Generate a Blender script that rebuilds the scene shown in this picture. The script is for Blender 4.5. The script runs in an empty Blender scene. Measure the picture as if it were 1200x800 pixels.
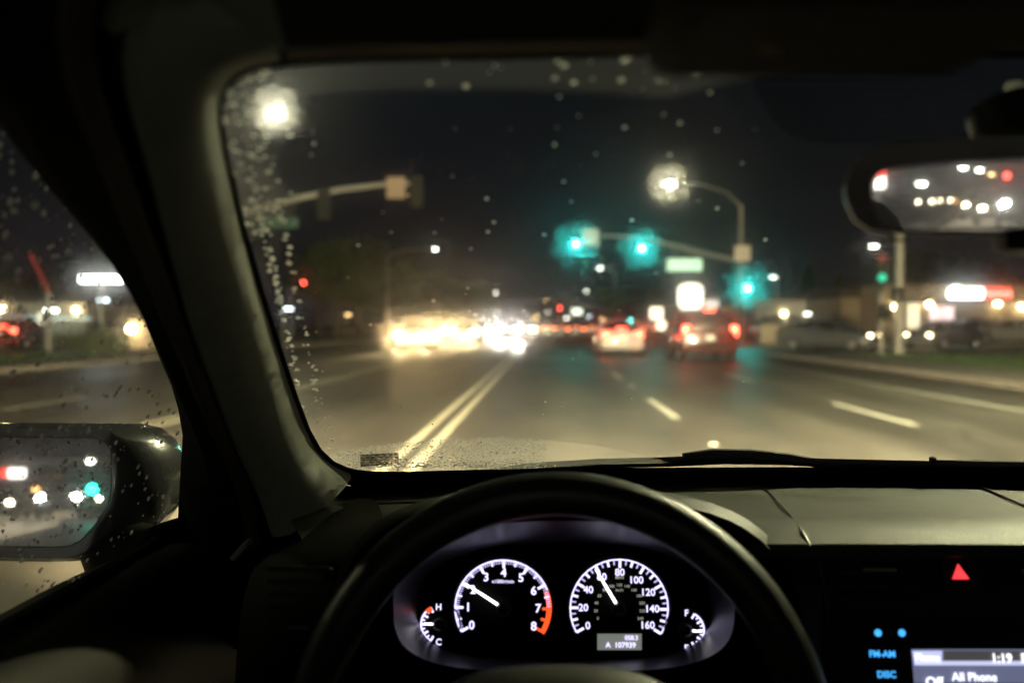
import bpy, bmesh, math, random
from mathutils import Vector, Matrix, noise
R = math.radians
random.seed(7)
S = bpy.context.scene
COL = S.collection

# ------------------------------------------------------------------ camera, sky, exposure
EYE = Vector((0, 0, 1.2))
YAW, PITCH = R(1.96), R(-0.93)
cam_d = bpy.data.cameras.new('camera')
cam = bpy.data.objects.new('camera', cam_d); COL.objects.link(cam)
cam.location = EYE
cam.rotation_euler = (math.pi/2 + PITCH, 0, YAW)
cam_d.lens = 35; cam_d.sensor_width = 36
cam_d.clip_start = 0.02; cam_d.clip_end = 6000
cam_d.dof.use_dof = True
cam_d.dof.focus_distance = 1.08
cam_d.dof.aperture_fstop = 4.1
S.camera = cam

w = bpy.data.worlds.new('World'); S.world = w; w.use_nodes = True
nt = w.node_tree; nt.nodes.clear()
out = nt.nodes.new('ShaderNodeOutputWorld')
sky = nt.nodes.new('ShaderNodeTexSky'); sky.sky_type = 'NISHITA'
sky.sun_disc = False; sky.sun_elevation = R(-4); sky.sun_rotation = R(200)
bg1 = nt.nodes.new('ShaderNodeBackground'); bg1.inputs[1].default_value = 0.012
nt.links.new(sky.outputs[0], bg1.inputs[0])
# city glow under low cloud: warm near the horizon, fading upward
tc = nt.nodes.new('ShaderNodeTexCoord'); sep = nt.nodes.new('ShaderNodeSeparateXYZ')
nt.links.new(tc.outputs['Generated'], sep.inputs[0])
nz = nt.nodes.new('ShaderNodeTexNoise'); nz.inputs['Scale'].default_value = 3.0; nz.inputs['Detail'].default_value = 5
mp = nt.nodes.new('ShaderNodeMapping'); mp.inputs['Scale'].default_value = (1, 1, 4)
nt.links.new(tc.outputs['Generated'], mp.inputs[0]); nt.links.new(mp.outputs[0], nz.inputs[0])
ramp = nt.nodes.new('ShaderNodeValToRGB')
ramp.color_ramp.elements[0].position = 0.0; ramp.color_ramp.elements[0].color = (0.018, 0.0140, 0.0155, 1)
ramp.color_ramp.elements[1].position = 0.30; ramp.color_ramp.elements[1].color = (0.0035, 0.0075, 0.0098, 1)
nt.links.new(sep.outputs[2], ramp.inputs[0])
mul = nt.nodes.new('ShaderNodeMix'); mul.data_type = 'RGBA'; mul.blend_type = 'MULTIPLY'; mul.inputs[0].default_value = 0.75
nt.links.new(ramp.outputs[0], mul.inputs[6]); nt.links.new(nz.outputs[0], mul.inputs[7])
bg2 = nt.nodes.new('ShaderNodeBackground'); bg2.inputs[1].default_value = 1.0
nt.links.new(mul.outputs[2], bg2.inputs[0])
ad = nt.nodes.new('ShaderNodeAddShader')
nt.links.new(bg1.outputs[0], ad.inputs[0]); nt.links.new(bg2.outputs[0], ad.inputs[1])
nt.links.new(ad.outputs[0], out.inputs[0])

S.view_settings.view_transform = 'Standard'
S.view_settings.look = 'None'
S.view_settings.exposure = 0.0
S.view_settings.gamma = 1.0
S.view_settings.use_curve_mapping = False
S.cycles.max_bounces = 8
S.cycles.diffuse_bounces = 2
S.cycles.glossy_bounces = 3
S.cycles.transmission_bounces = 4
S.cycles.transparent_max_bounces = 16
S.cycles.sample_clamp_indirect = 4.0
S.cycles.sample_clamp_direct = 0.0
S.cycles.caustics_reflective = True
S.cycles.caustics_refractive = True
S.cycles.blur_glossy = 0.3
S.cycles.use_denoising = True

# ------------------------------------------------------------------ sight lines (where a thing at depth Y stands)
FPX = 35/36*1200
_rot = cam.rotation_euler.to_matrix()
def sight(px, py):
    return (_rot @ Vector(((px-600)/FPX, -(py-400)/FPX, -1))).normalized()
def at(px, py, Y):
    d = sight(px, py)
    return EYE + d*(Y/d.y)
def atx(px, Y):
    return at(px, 400, Y).x

# ------------------------------------------------------------------ materials
MATS = {}
def mat(name, color=(.5, .5, .5), rough=.5, metal=0.0, spec=.5, var=.12, vscale=20, bump=0.0, bscale=200, coat=0.0, rvar=0.0):
    if name in MATS: return MATS[name]
    m = bpy.data.materials.new(name); m.use_nodes = True; MATS[name] = m
    n, l = m.node_tree.nodes, m.node_tree.links
    b = n['Principled BSDF']
    b.inputs['Roughness'].default_value = rough
    b.inputs['Metallic'].default_value = metal
    b.inputs['Specular IOR Level'].default_value = spec
    if coat:
        b.inputs['Coat Weight'].default_value = coat; b.inputs['Coat Roughness'].default_value = .06
    t = n.new('ShaderNodeTexCoord')
    nz = n.new('ShaderNodeTexNoise'); nz.inputs['Scale'].default_value = vscale; nz.inputs['Detail'].default_value = 6
    l.new(t.outputs['Object'], nz.inputs[0])
    rp = n.new('ShaderNodeValToRGB')
    lo = tuple(c*(1-var) for c in color); hi = tuple(min(1, c*(1+var)) for c in color)
    rp.color_ramp.elements[0].position = .3; rp.color_ramp.elements[0].color = (*lo, 1)
    rp.color_ramp.elements[1].position = .7; rp.color_ramp.elements[1].color = (*hi, 1)
    l.new(nz.outputs[0], rp.inputs[0]); l.new(rp.outputs[0], b.inputs['Base Color'])
    if rvar:
        mr = n.new('ShaderNodeMapRange'); mr.inputs[1].default_value = .3; mr.inputs[2].default_value = .7
        mr.inputs[3].default_value = max(.02, rough-rvar); mr.inputs[4].default_value = min(1, rough+rvar)
        l.new(nz.outputs[0], mr.inputs[0]); l.new(mr.outputs[0], b.inputs['Roughness'])
    if bump:
        nb = n.new('ShaderNodeTexNoise'); nb.inputs['Scale'].default_value = bscale; nb.inputs['Detail'].default_value = 3
        l.new(t.outputs['Object'], nb.inputs[0])
        bp = n.new('ShaderNodeBump'); bp.inputs['Strength'].default_value = bump; bp.inputs['Distance'].default_value = 1.0/bscale
        l.new(nb.outputs[0], bp.inputs['Height']); l.new(bp.outputs[0], b.inputs['Normal'])
    return m
def emis(name, color, strength, back=False):
    if name in MATS: return MATS[name]
    m = bpy.data.materials.new(name); m.use_nodes = True; MATS[name] = m
    n, l = m.node_tree.nodes, m.node_tree.links
    b = n['Principled BSDF']
    b.inputs['Base Color'].default_value = (*[c*.5 for c in color], 1)
    b.inputs['Emission Color'].default_value = (*color, 1)
    b.inputs['Emission Strength'].default_value = strength
    b.inputs['Roughness'].default_value = .3
    return m

# ------------------------------------------------------------------ mesh builder
class MB:
    def __init__(s): s.v = []; s.f = []; s.m = []
    def add(s, verts, faces, mi=0):
        o = len(s.v); s.v += [tuple(p) for p in verts]
        s.f += [tuple(i+o for i in f) for f in faces]; s.m += [mi]*len(faces)
        return s
    def box(s, c, size, rot=None, mi=0):
        c = Vector(c); sx, sy, sz = (a/2 for a in size)
        P = [Vector((x, y, z)) for x in (-sx, sx) for y in (-sy, sy) for z in (-sz, sz)]
        if rot is not None: P = [rot @ p for p in P]
        return s.add([c+p for p in P], [(0,1,3,2),(4,6,7,5),(0,4,5,1),(2,3,7,6),(0,2,6,4),(1,5,7,3)], mi)
    def grid(s, rows, closed=False, mi=0, flip=False):
        n = len(rows[0]); V = [p for r in rows for p in r]; F = []
        for i in range(len(rows)-1):
            for j in range(n if closed else n-1):
                a, b = i*n+j, i*n+(j+1) % n
                q = (a, b, b+n, a+n)
                F.append(q[::-1] if flip else q)
        return s.add(V, F, mi)
    def poly(s, pts, mi=0): return s.add(pts, [tuple(range(len(pts)))], mi)
    def tube(s, pts, r, n=10, mi=0, caps=True):
        pts = [Vector(p) for p in pts]; rows = []
        rr = r if isinstance(r, (list, tuple)) else [r]*len(pts)
        up = None
        for i, p in enumerate(pts):
            t = (pts[min(i+1, len(pts)-1)] - pts[max(i-1, 0)]).normalized()
            if up is None: up = t.orthogonal().normalized()
            a = (up - t*up.dot(t)).normalized(); up = a; b = t.cross(a)
            rows.append([p + (a*math.cos(k*2*math.pi/n) + b*math.sin(k*2*math.pi/n))*rr[i] for k in range(n)])
        s.grid(rows, True, mi)
        if caps: s.poly(rows[0][::-1], mi); s.poly(rows[-1], mi)
        return s
    def lathe(s, c, axis, prof, n=20, mi=0):
        c = Vector(c); ax = Vector(axis).normalized(); a = ax.orthogonal().normalized(); b = ax.cross(a)
        rows = [[c + ax*h + (a*math.cos(k*2*math.pi/n)+b*math.sin(k*2*math.pi/n))*max(r, 1e-5) for k in range(n)] for r, h in prof]
        return s.grid(rows, True, mi)
    def extrude(s, outline, vec, mi=0):
        v = Vector(vec); A = [Vector(p) for p in outline]; B = [p+v for p in A]; n = len(A)
        s.add(A+B, [tuple(range(n))[::-1], tuple(range(n, 2*n))] + [(i, (i+1) % n, (i+1) % n+n, i+n) for i in range(n)], mi)
        return s
    def build(s, name, mats, parent=None, smooth=True, bevel=0.0, sub=0, recalc=True):
        me = bpy.data.meshes.new(name); me.from_pydata(s.v, [], s.f)
        for m in (mats if isinstance(mats, (list, tuple)) else [mats]): me.materials.append(m)
        me.polygons.foreach_set('material_index', s.m)
        bm = bmesh.new(); bm.from_mesh(me)
        bmesh.ops.remove_doubles(bm, verts=bm.verts, dist=1e-6)
        if recalc: bmesh.ops.recalc_face_normals(bm, faces=bm.faces)
        bm.to_mesh(me); bm.free()
        if smooth:
            me.polygons.foreach_set('use_smooth', [True]*len(me.polygons))
            me.set_sharp_from_angle(angle=R(40))
        o = bpy.data.objects.new(name, me); COL.objects.link(o)
        if parent is not None:
            o.parent = parent; o.matrix_parent_inverse = WORLD_OF(parent).inverted()
        if bevel:
            b = o.modifiers.new('bevel', 'BEVEL'); b.width = bevel; b.segments = 2; b.limit_method = 'ANGLE'
        if sub:
            b = o.modifiers.new('sub', 'SUBSURF'); b.levels = sub; b.render_levels = sub
        return o
def WORLD_OF(o):
    m = o.matrix_basis.copy()
    if o.parent is not None: m = WORLD_OF(o.parent) @ o.matrix_parent_inverse @ m
    return m
def tag(o, label=None, cat=None, group=None, kind=None):
    if label: o['label'] = label
    if cat: o['category'] = cat
    if group: o['group'] = group
    if kind: o['kind'] = kind
    return o
def empty(name, loc=(0, 0, 0), rz=0):
    o = bpy.data.objects.new(name, None); COL.objects.link(o)
    o.location = loc; o.rotation_euler = (0, 0, rz); o.empty_display_size = .2
    return o
def copy_tree(o, parent=None):
    c = o.copy(); COL.objects.link(c)
    if parent is not None:
        c.parent = parent; c.matrix_parent_inverse = o.matrix_parent_inverse.copy()
    for ch in list(o.children): copy_tree(ch, c)
    return c
_dg = None
def text_mesh(txt, size, bold=0.0, align='CENTER'):
    """flat outline of TXT in its own xy plane, as vertices and faces"""
    cu = bpy.data.curves.new('lettering', 'FONT'); cu.body = txt; cu.size = size
    cu.align_x = align; cu.align_y = 'CENTER'; cu.offset = bold*size; cu.resolution_u = 3
    o = bpy.data.objects.new('lettering', cu); COL.objects.link(o)
    dg = bpy.context.evaluated_depsgraph_get(); dg.update()
    me = bpy.data.meshes.new_from_object(o.evaluated_get(dg))
    V = [v.co.copy() for v in me.vertices]; F = [tuple(p.vertices) for p in me.polygons]
    bpy.data.objects.remove(o); bpy.data.curves.remove(cu); bpy.data.meshes.remove(me)
    return V, F
def put_text(mb, txt, origin, right, up, size, bold=0.01, mi=0, align='CENTER'):
    V, F = text_mesh(txt, size, bold, align)
    mb.add([Vector(origin) + right*v.x + up*v.y for v in V], F, mi)

# ------------------------------------------------------------------ surfaces of the place
def asphalt(name, base, wet):
    m = bpy.data.materials.new(name); m.use_nodes = True; n, l = m.node_tree.nodes, m.node_tree.links
    b = n['Principled BSDF']; t = n.new('ShaderNodeTexCoord')
    big = n.new('ShaderNodeTexNoise'); big.inputs['Scale'].default_value = .35; big.inputs['Detail'].default_value = 8; big.inputs['Roughness'].default_value = .65
    mp = n.new('ShaderNodeMapping'); mp.inputs['Scale'].default_value = (1.0, .22, 1)
    l.new(t.outputs['Object'], mp.inputs[0]); l.new(mp.outputs[0], big.inputs[0])
    fine = n.new('ShaderNodeTexNoise'); fine.inputs['Scale'].default_value = 55; fine.inputs['Detail'].default_value = 3
    l.new(t.outputs['Object'], fine.inputs[0])
    # darker tyre tracks and paler oil-free strips run along the lanes
    sx = n.new('ShaderNodeSeparateXYZ'); l.new(t.outputs['Object'], sx.inputs[0])
    wv = n.new('ShaderNodeMath'); wv.operation = 'MULTIPLY'; wv.inputs[1].default_value = 2*math.pi/1.45
    l.new(sx.outputs[0], wv.inputs[0])
    sn = n.new('ShaderNodeMath'); sn.operation = 'SINE'; l.new(wv.outputs[0], sn.inputs[0])
    ms = n.new('ShaderNodeMath'); ms.operation = 'MULTIPLY'; ms.inputs[1].default_value = .07; l.new(sn.outputs[0], ms.inputs[0])
    ad = n.new('ShaderNodeMath'); ad.operation = 'ADD'; l.new(big.outputs[0], ad.inputs[0]); l.new(ms.outputs[0], ad.inputs[1])
    # worn patches and sealed cracks
    md = n.new('ShaderNodeTexNoise'); md.inputs['Scale'].default_value = 2.4; md.inputs['Detail'].default_value = 7; md.inputs['Roughness'].default_value = .7
    l.new(mp.outputs[0], md.inputs[0])
    m2 = n.new('ShaderNodeMath'); m2.operation = 'MULTIPLY_ADD'; m2.inputs[1].default_value = .55; l.new(md.outputs[0], m2.inputs[0]); l.new(ad.outputs[0], m2.inputs[2])
    m3 = n.new('ShaderNodeMath'); m3.operation = 'SUBTRACT'; m3.inputs[1].default_value = .275; l.new(m2.outputs[0], m3.inputs[0])
    vc = n.new('ShaderNodeTexVoronoi'); vc.feature = 'DISTANCE_TO_EDGE'; vc.inputs['Scale'].default_value = .45; l.new(t.outputs['Object'], vc.inputs['Vector'])
    cr = n.new('ShaderNodeMapRange'); cr.inputs[1].default_value = .004; cr.inputs[2].default_value = .012; cr.inputs[3].default_value = -.22; cr.inputs[4].default_value = 0
    l.new(vc.outputs['Distance'], cr.inputs[0])
    ad = n.new('ShaderNodeMath'); ad.operation = 'ADD'; l.new(m3.outputs[0], ad.inputs[0]); l.new(cr.outputs[0], ad.inputs[1])
    rp = n.new('ShaderNodeValToRGB')
    rp.color_ramp.elements[0].position = .3; rp.color_ramp.elements[0].color = (base*.5, base*.47, base*.41, 1)
    rp.color_ramp.elements[1].position = .72; rp.color_ramp.elements[1].color = (base*1.7, base*1.55, base*1.3, 1)
    l.new(ad.outputs[0], rp.inputs[0])
    mx = n.new('ShaderNodeMix'); mx.data_type = 'RGBA'; mx.blend_type = 'OVERLAY'; mx.inputs[0].default_value = .5
    l.new(rp.outputs[0], mx.inputs[6]); l.new(fine.outputs[0], mx.inputs[7]); l.new(mx.outputs[2], b.inputs['Base Color'])
    mr = n.new('ShaderNodeMapRange'); mr.inputs[1].default_value = .3; mr.inputs[2].default_value = .7
    mr.inputs[3].default_value = wet; mr.inputs[4].default_value = wet+.2
    l.new(big.outputs[0], mr.inputs[0]); l.new(mr.outputs[0], b.inputs['Roughness'])
    bp = n.new('ShaderNodeBump'); bp.inputs['Strength'].default_value = .5; bp.inputs['Distance'].default_value = .008
    l.new(fine.outputs[0], bp.inputs['Height']); l.new(bp.outputs[0], b.inputs['Normal'])
    return m
M_road = asphalt('road asphalt', .060, .34)
M_lot = asphalt('lot asphalt', .05, .5)
M_white = mat('road paint white', (.62, .60, .52), .55, var=.3, vscale=9)
M_yellow = mat('road paint yellow', (.60, .55, .42), .55, var=.3, vscale=9)
M_conc = mat('concrete', (.15, .14, .12), .85, var=.3, vscale=3, bump=.3, bscale=60)
M_grass = mat('grass', (.035, .075, .018), .9, var=.5, vscale=4, bump=.6, bscale=40)
M_soil = mat('soil', (.05, .045, .03), .95, var=.4, vscale=.5)
M_galv = mat('galvanised steel', (.20, .20, .18), .6, .2, var=.12, vscale=6)
M_dkmetal = mat('dark signal housing', (.005, .006, .005), .6, spec=.15, var=.2)
M_black = mat('black rubber', (.010, .010, .010), .75, var=.3)
M_plate = mat('pale sign plate', (.66, .60, .50), .6, var=.1)
M_bark = mat('bark', (.07, .05, .035), .9, var=.4, vscale=8, bump=.6, bscale=20)
M_leaf = mat('dark leaves', (.040, .060, .022), .7, var=.5, vscale=1.2)
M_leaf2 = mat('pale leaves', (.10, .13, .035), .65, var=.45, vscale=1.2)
M_stucco = mat('tan stucco', (.40, .32, .22), .85, var=.14, vscale=2, bump=.3, bscale=30)
M_cream = mat('cream stucco', (.48, .42, .31), .85, var=.12, vscale=2, bump=.3, bscale=30)
M_roof = mat('dark roof', (.06, .05, .045), .8, var=.25)
M_winglass = mat('dark window glass', (.01, .012, .014), .22, var=.1)
M_chrome = mat('chrome', (.6, .6, .6), .15, 1.0, var=.05)

def struct(name, mb, m, smooth=False):
    return tag(mb.build(name, m, None, smooth), kind='structure')
def sheet(x0, x1, y0, y1, z): return MB().poly([(x0, y0, z), (x1, y0, z), (x1, y1, z), (x0, y1, z)])
KL, KR = -13.6, 8.9            # kerbs
X0, X1 = 41.0, 57.0            # the cross street
struct('ground', sheet(-2500, 2500, -2500, 2500, -.13), M_soil)
struct('road', sheet(KL, KR, -500, 900, -.004 + .004), M_road)
struct('cross_street', MB().poly([(KL, X0, 0), (-260, X0, 0), (-260, X1, 0), (KL, X1, 0)]).poly([(KR, X0, 0), (260, X0, 0), (260, X1, 0), (KR, X1, 0)]), M_road)
def kerbed(name, x0, x1, y0, y1):
    """raised pavement slab with a rounded kerb"""
    struct(name, MB().box(((x0+x1)/2, (y0+y1)/2, .0), (abs(x1-x0), y1-y0, .26)), M_conc)
kerbed('pavement', KR, KR+2.2, -300, X0-3.5)
kerbed('pavement', KR, KR+2.2, X1+3.5, 700)
kerbed('pavement', KL-2.2, KL, -300, X0-3.5)
kerbed('pavement', KL-2.2, KL, X1+3.5, 700)
kerbed('pavement', KR, KR+90, X1, X1+3.497)
kerbed('pavement', KL-90, KL, X1, X1+3.497)
kerbed('pavement', KR, KR+90, X0-3.497, X0)
kerbed('pavement', KL-90, KL, X0-3.497, X0)
struct('lawn', sheet(KR+2.2, KR+11, -200, X0-3.5, .128), M_grass)
struct('lawn', sheet(KR+2.2, KR+8, X1+3.5, 300, .128), M_grass)
struct('lawn', sheet(KL-9, KL-2.2, -200, X0-3.5, .128), M_grass)
struct('lawn', sheet(KL-9, KL-2.2, X1+3.5, 300, .128), M_grass)
for x0, x1, y0, y1 in ((KR+11, 120, -200, X0-3.5), (KR+8, 140, X1+3.5, 300), (-120, KL-9, -200, X0-3.5), (-140, KL-9, X1+3.5, 300)):
    struct('parking_lot', sheet(x0, x1, y0, y1, .10), M_lot)
# painted lines
mk = MB(); my = MB()
def line(mb, x, y0, y1, wd=.11): mb.poly([(x-wd/2, y0, .004), (x+wd/2, y0, .004), (x+wd/2, y1, .004), (x-wd/2, y1, .004)])
SL = X0-6.2                    # stop line
for x in (-1.36, -1.12): line(my, x, -200, SL); line(my, x, X1+4, 500)
for x in (-4.85, -4.6): line(my, x, -200, SL); line(my, x, X1+4, 500)
y = 12.85-9.35*12
while y < 420:
    for x, off in ((1.68, 0), (4.43, -.8)):
        ya, yb = y+off, y+off+3.4
        if yb < SL or ya > X1+4: line(mk, x, ya, yb, .12)
    for x in (-7.7, -10.6):
        if y+2.6 < SL or y > X1+4: line(mk, x, y+1, y+3.6, .11)
    y += 9.35
for y in range(-96, 400, 8): pass
line(mk, 6.65, -200, SL-2, .11); line(mk, 6.65, X1+5, 400, .11)
mk.poly([(-1.0, SL, .004), (6.6, SL, .004), (6.6, SL+.45, .004), (-1.0, SL+.45, .004)])
for yy in (SL+1.6, SL+4.4, X1+.6, X1+3.2): mk.poly([(KL, yy, .004), (KR, yy, .004), (KR, yy+.3, .004), (KL, yy+.3, .004)])
struct('road_markings', mk, M_white); struct('road_centre_lines', my, M_yellow)
# raised reflective lane dots (marker domes between the dashes)
M_dot = mat('ceramic lane dot', (.30, .29, .25), .5, var=.1)
i = 0
for yy in (10.05, 19.4, 28.75):
    d = MB().lathe((1.68, yy, .004), (0, 0, 1), [(.05, 0), (.045, .010), (.03, .016), (0, .018)], 14).build('lane_dot', M_dot)
    tag(d, ('round ceramic lane dot closest to the windshield on the dashed line', 'round ceramic lane dot between two dashes of the lane line', 'round ceramic lane dot farthest along the dashed line')[i], 'road dot', 'ceramic dots on the lane line'); i += 1

# ------------------------------------------------------------------ lamps
E_white = emis('lamp cool white', (1.0, 1.0, .88), 30)
E_hot = emis('lamp bright white', (1.0, .95, .62), 330)
E_warm = emis('lamp warm', (1.0, .62, .26), 16)
E_blue = emis('lamp bluish', (.75, .9, 1.0), 14)
def street_lamp(head, base, label, lens=None, group='street lamps along the road', size=.32, name='street_lamp', armed=True):
    """pole at BASE, curved arm out to a cobra head at HEAD"""
    h = Vector(head); b = Vector((base[0], base[1], 0)); top = Vector((b.x, b.y, h.z-.55 if armed else h.z-.1))
    r = empty(name, b)
    MB().tube([b, b+Vector((0, 0, .5)), top], [.11, .10, .065], 10).build('pole', M_galv, r)
    d = h-top
    if armed:
        MB().tube([top, top+Vector((d.x*.18, d.y*.18, d.z*.55)), top+Vector((d.x*.5, d.y*.5, d.z*.95)), h+Vector((0, 0, .05))], [.055, .05, .045, .035], 8).build('arm', M_galv, r)
    ax = Vector((d.x, d.y, 0)); ax = ax.normalized() if ax.length > .01 else Vector((1, 0, 0))
    hd = MB(); n = 12
    sd = Vector((-ax.y, ax.x, 0))
    rows = []
    for k, (s, wv, hh) in enumerate(((-.5, .25, .05), (-.25, .75, .12), (.1, 1, .16), (.42, .8, .11), (.55, .2, .03))):
        rows.append([h + ax*s*size*1.6 + sd*math.cos(a*2*math.pi/n)*wv*size*.5 + Vector((0, 0, .03+max(0, math.sin(a*2*math.pi/n))*hh*size*3)) for a in range(n)])
    hd.grid(rows, True); hd.poly(rows[0][::-1]); hd.poly(rows[-1])
    ho = hd.build('lamp_head', M_galv, r)
    lo = MB().lathe(h+Vector((0, 0, .028)), (0, 0, -1), [(size*.42, 0), (size*.40, size*.12), (size*.28, size*.24), (0, size*.30)], 14).build('lens', lens or E_white, ho)
    tag(r, label, 'street lamp', group)
    return r

# ------------------------------------------------------------------ traffic signals
E_green = emis('signal green lit', (.03, 1.0, .90), 230)
E_green_dim = emis('signal green seen aside', (.02, .8, .55), .9)
E_red_dim = emis('signal red seen aside', (.3, .03, .015), .03)
E_red = emis('signal red lit', (1.0, .06, .04), 40)
M_lensdark = mat('unlit lens', (.02, .015, .012), .2)
E_street = emis('lit street name sign', (.62, 1.0, .70), 1.1)
M_greensign = mat('green sign', (.008, .045, .030), .5)
def signal_head(parent, p, face=(0, -1, 0), lit=None, s=1.0, mats=None):
    """three-lens head, P at its lowest lens; FACE is where it looks"""
    f = Vector(face).normalized(); sd = Vector((-f.y, f.x, 0)); up = Vector((0, 0, 1)); p = Vector(p)
    rot = Matrix((sd, f, up)).transposed()
    mb = MB(); c = p + up*.36*s - f*.12*s
    mb.box(c, (.36*s, .22*s, 1.12*s), rot)
    mb.box(c - f*.12*s, (.50*s, .02*s, 1.22*s), rot)
    for k in range(3):
        q = p + up*.36*s*k
        rows = []
        for dist in (0, .2*s):
            rows.append([q - f*.01 + f*dist + sd*math.cos(a)*.165*s + up*math.sin(a)*.165*s for a in [R(-30+240*i/10) for i in range(11)]])
        mb.grid(rows)
    h = mb.build('signal_head', M_dkmetal, parent, False)
    for k in range(3):
        m = M_lensdark
        if mats and mats[k]: m = mats[k]
        MB().lathe(p + up*.36*s*k + f*.0, f, [(.15*s, 0), (.12*s, .025*s), (0, .04*s)], 16).build('lens', m, h)
    return h
def mast(name, base, pole_top, arm_px, label, group):
    r = empty(name, base); b = Vector(base)
    MB().tube([b, b+Vector((0, 0, .4)), Vector((b.x, b.y, pole_top))], [.19, .17, .11], 12).lathe(b, (0, 0, 1), [(.32, 0), (.32, .06), (.2, .09)], 12).build('pole', M_galv, r)
    n = len(arm_px)
    MB().tube(arm_px, [.075 + .075*(i/(n-1)) for i in range(n)], 10).build('mast_arm', M_galv, r)
    tag(r, label, 'traffic signal', group)
    return r
def plate(parent, p, w_, h_, m=None, name='sign_plate', face=1):
    MB().box(p, (w_, .03, h_)).build(name, m or M_plate, parent, False, bevel=.008)
def luminaire(parent, top, head, lens, size=.36):
    t, h = Vector(top), Vector(head); d = h-t
    MB().tube([t, t+Vector((d.x*.2, d.y*.2, d.z*.6)), t+Vector((d.x*.55, d.y*.55, d.z*.95)), h+Vector((0, 0, .06))], [.06, .055, .045, .035], 8).build('lamp_arm', M_galv, parent)
    hd = MB().lathe(h+Vector((0, 0, .02)), (0, 0, 1), [(size*.55, 0), (size*.55, .05), (size*.4, .14), (0, .18)], 14).build('lamp_head', M_galv, parent)
    MB().lathe(h+Vector((0, 0, .018)), (0, 0, -1), [(size*.48, 0), (size*.44, size*.14), (size*.3, size*.28), (0, size*.34)], 14).build('lens', lens, hd)

YR = 58.0
pr = at(868, 381, YR)
def A(px, py, Y=YR): return at(px, py, Y)
mr_ = mast('traffic_signal', (pr.x, YR, .13), at(868, 240, YR).z,
           [A(688, 276), A(720, 276.5), A(752, 280), A(790, 288), A(830, 298), A(868, 306)],
           'far signal mast with three green lights, lit street name sign and lamp', 'traffic signals at the crossing')
G3 = [E_green, None, None]
signal_head(mr_, A(675, 286, YR-.35), lit=0, mats=G3)
signal_head(mr_, A(752, 291, YR-.35), lit=0, mats=G3)
signal_head(mr_, A(876, 338, YR-.35), lit=0, mats=G3)
plate(mr_, A(692, 278, YR-.2), .9, .95)
plate(mr_, A(870, 297, YR-.25), .9, .92)
st = MB().box(A(802, 310.5, YR-.1), (2.0, .16, .70)).build('street_name_sign', E_street, mr_, False, bevel=.05)
MB().box(A(802, 310.5, YR-.1)+Vector((0, .01, 0)), (2.1, .14, .80)).build('frame', M_galv, st, False)
for a_, b_ in ((790, 288), (815, 295)): MB().tube([A(a_, b_), A(a_, 303)], .03, 6).build('hanger', M_galv, mr_)
luminaire(mr_, A(868, 242), A(785, 215), E_hot, .42)
for q, s in ((A(876, 338), .3),): MB().box(q+Vector((-.2, .05, .3)), (.5, .08, .08)).build('bracket', M_galv, mr_, False)

YL = 40.0
bl = Vector((KL-.7, YL, .13))
ml_ = mast('traffic_signal', bl, at(246, 150, YL).z,
           [at(492, 215, YL), at(450, 216, YL), at(400, 222, YL), at(350, 232, YL), at(290, 249, YL), Vector((bl.x, YL, at(240, 268, YL).z))],
           'signal mast seen from behind with dark heads, arm reaching from the windshield pillar', 'traffic signals at the crossing')
for px, py in ((489, 236), (381, 250)):
    signal_head(ml_, at(px, py, YL+.1), face=(0, 1, 0), s=1.05, mats=[E_green, None, None])
plate(ml_, at(464, 220, YL-.15), .76, .86, mat('darker sign plate', (.20, .15, .11), .7, var=.2))  # darker plate than those on the far mast
plate(ml_, at(328, 261, YL-.12), 1.5, .42, M_greensign, 'street_name_sign')
luminaire(ml_, (bl.x, YL, at(246, 152, YL).z), at(325, 132, YL-2), emis('lamp brightest', (1.0, .96, .66), 420), .30)

# corner post at the right with an idle looking green
YP = 37.0
pp = at(1054, 381, YP)
po = empty('corner_signal_post', (pp.x, YP, .128))
MB().tube([(pp.x, YP, .128), (pp.x, YP, 1.0), (pp.x, YP, at(1054, 268, YP).z)], [.2, .18, .15], 12).build('pole', M_galv, po)
MB().tube([(pp.x-.62, YP+.1, .128), (pp.x-.62, YP+.1, 2.4)], .07, 8).build('short_post', M_galv, po)
signal_head(po, at(1034, 325, YP-.3), face=(-.42, -.9, 0), s=.95, mats=[E_green_dim, None, E_red_dim])
MB().box(at(1052, 345, YP-.25), (.42, .25, .5)).build('control_box', M_dkmetal, po, False, bevel=.02)
MB().box(at(1050, 281, YP-.2), (.6, .12, .12)).build('bracket', M_dkmetal, po, False, bevel=.02)
MB().box(at(1037, 366, YP-.25), (.5, .26, .62)).build('pedestrian_head', M_dkmetal, po, False, bevel=.02)
tag(po, 'grey corner signal post standing on the grass below the rear-view mirror', 'signal post', 'traffic signals at the crossing')
# signals of the next crossing, far down the road
for (px, py, Y, side, lab) in ((656, 361, 170, 1, 'distant red signal over the queue of cars, small on a thin mast'), (356, 331, 95, -1, 'small distant signal showing red beside the streaked edge of the windshield')):
    p = at(px, py, Y); bx = KR+1 if side > 0 else p.x-1.2
    r = mast('traffic_signal', (bx, Y, .13), p.z+.6, [p+Vector((0, .3, .5)), Vector(((p.x+bx)/2, Y+.3, p.z+.5)), Vector((bx, Y, p.z+.2))], lab, 'traffic signals at the crossing')
    signal_head(r, p-Vector((0, 0, .72)), s=1.0, mats=[None, None, E_red])

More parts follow.
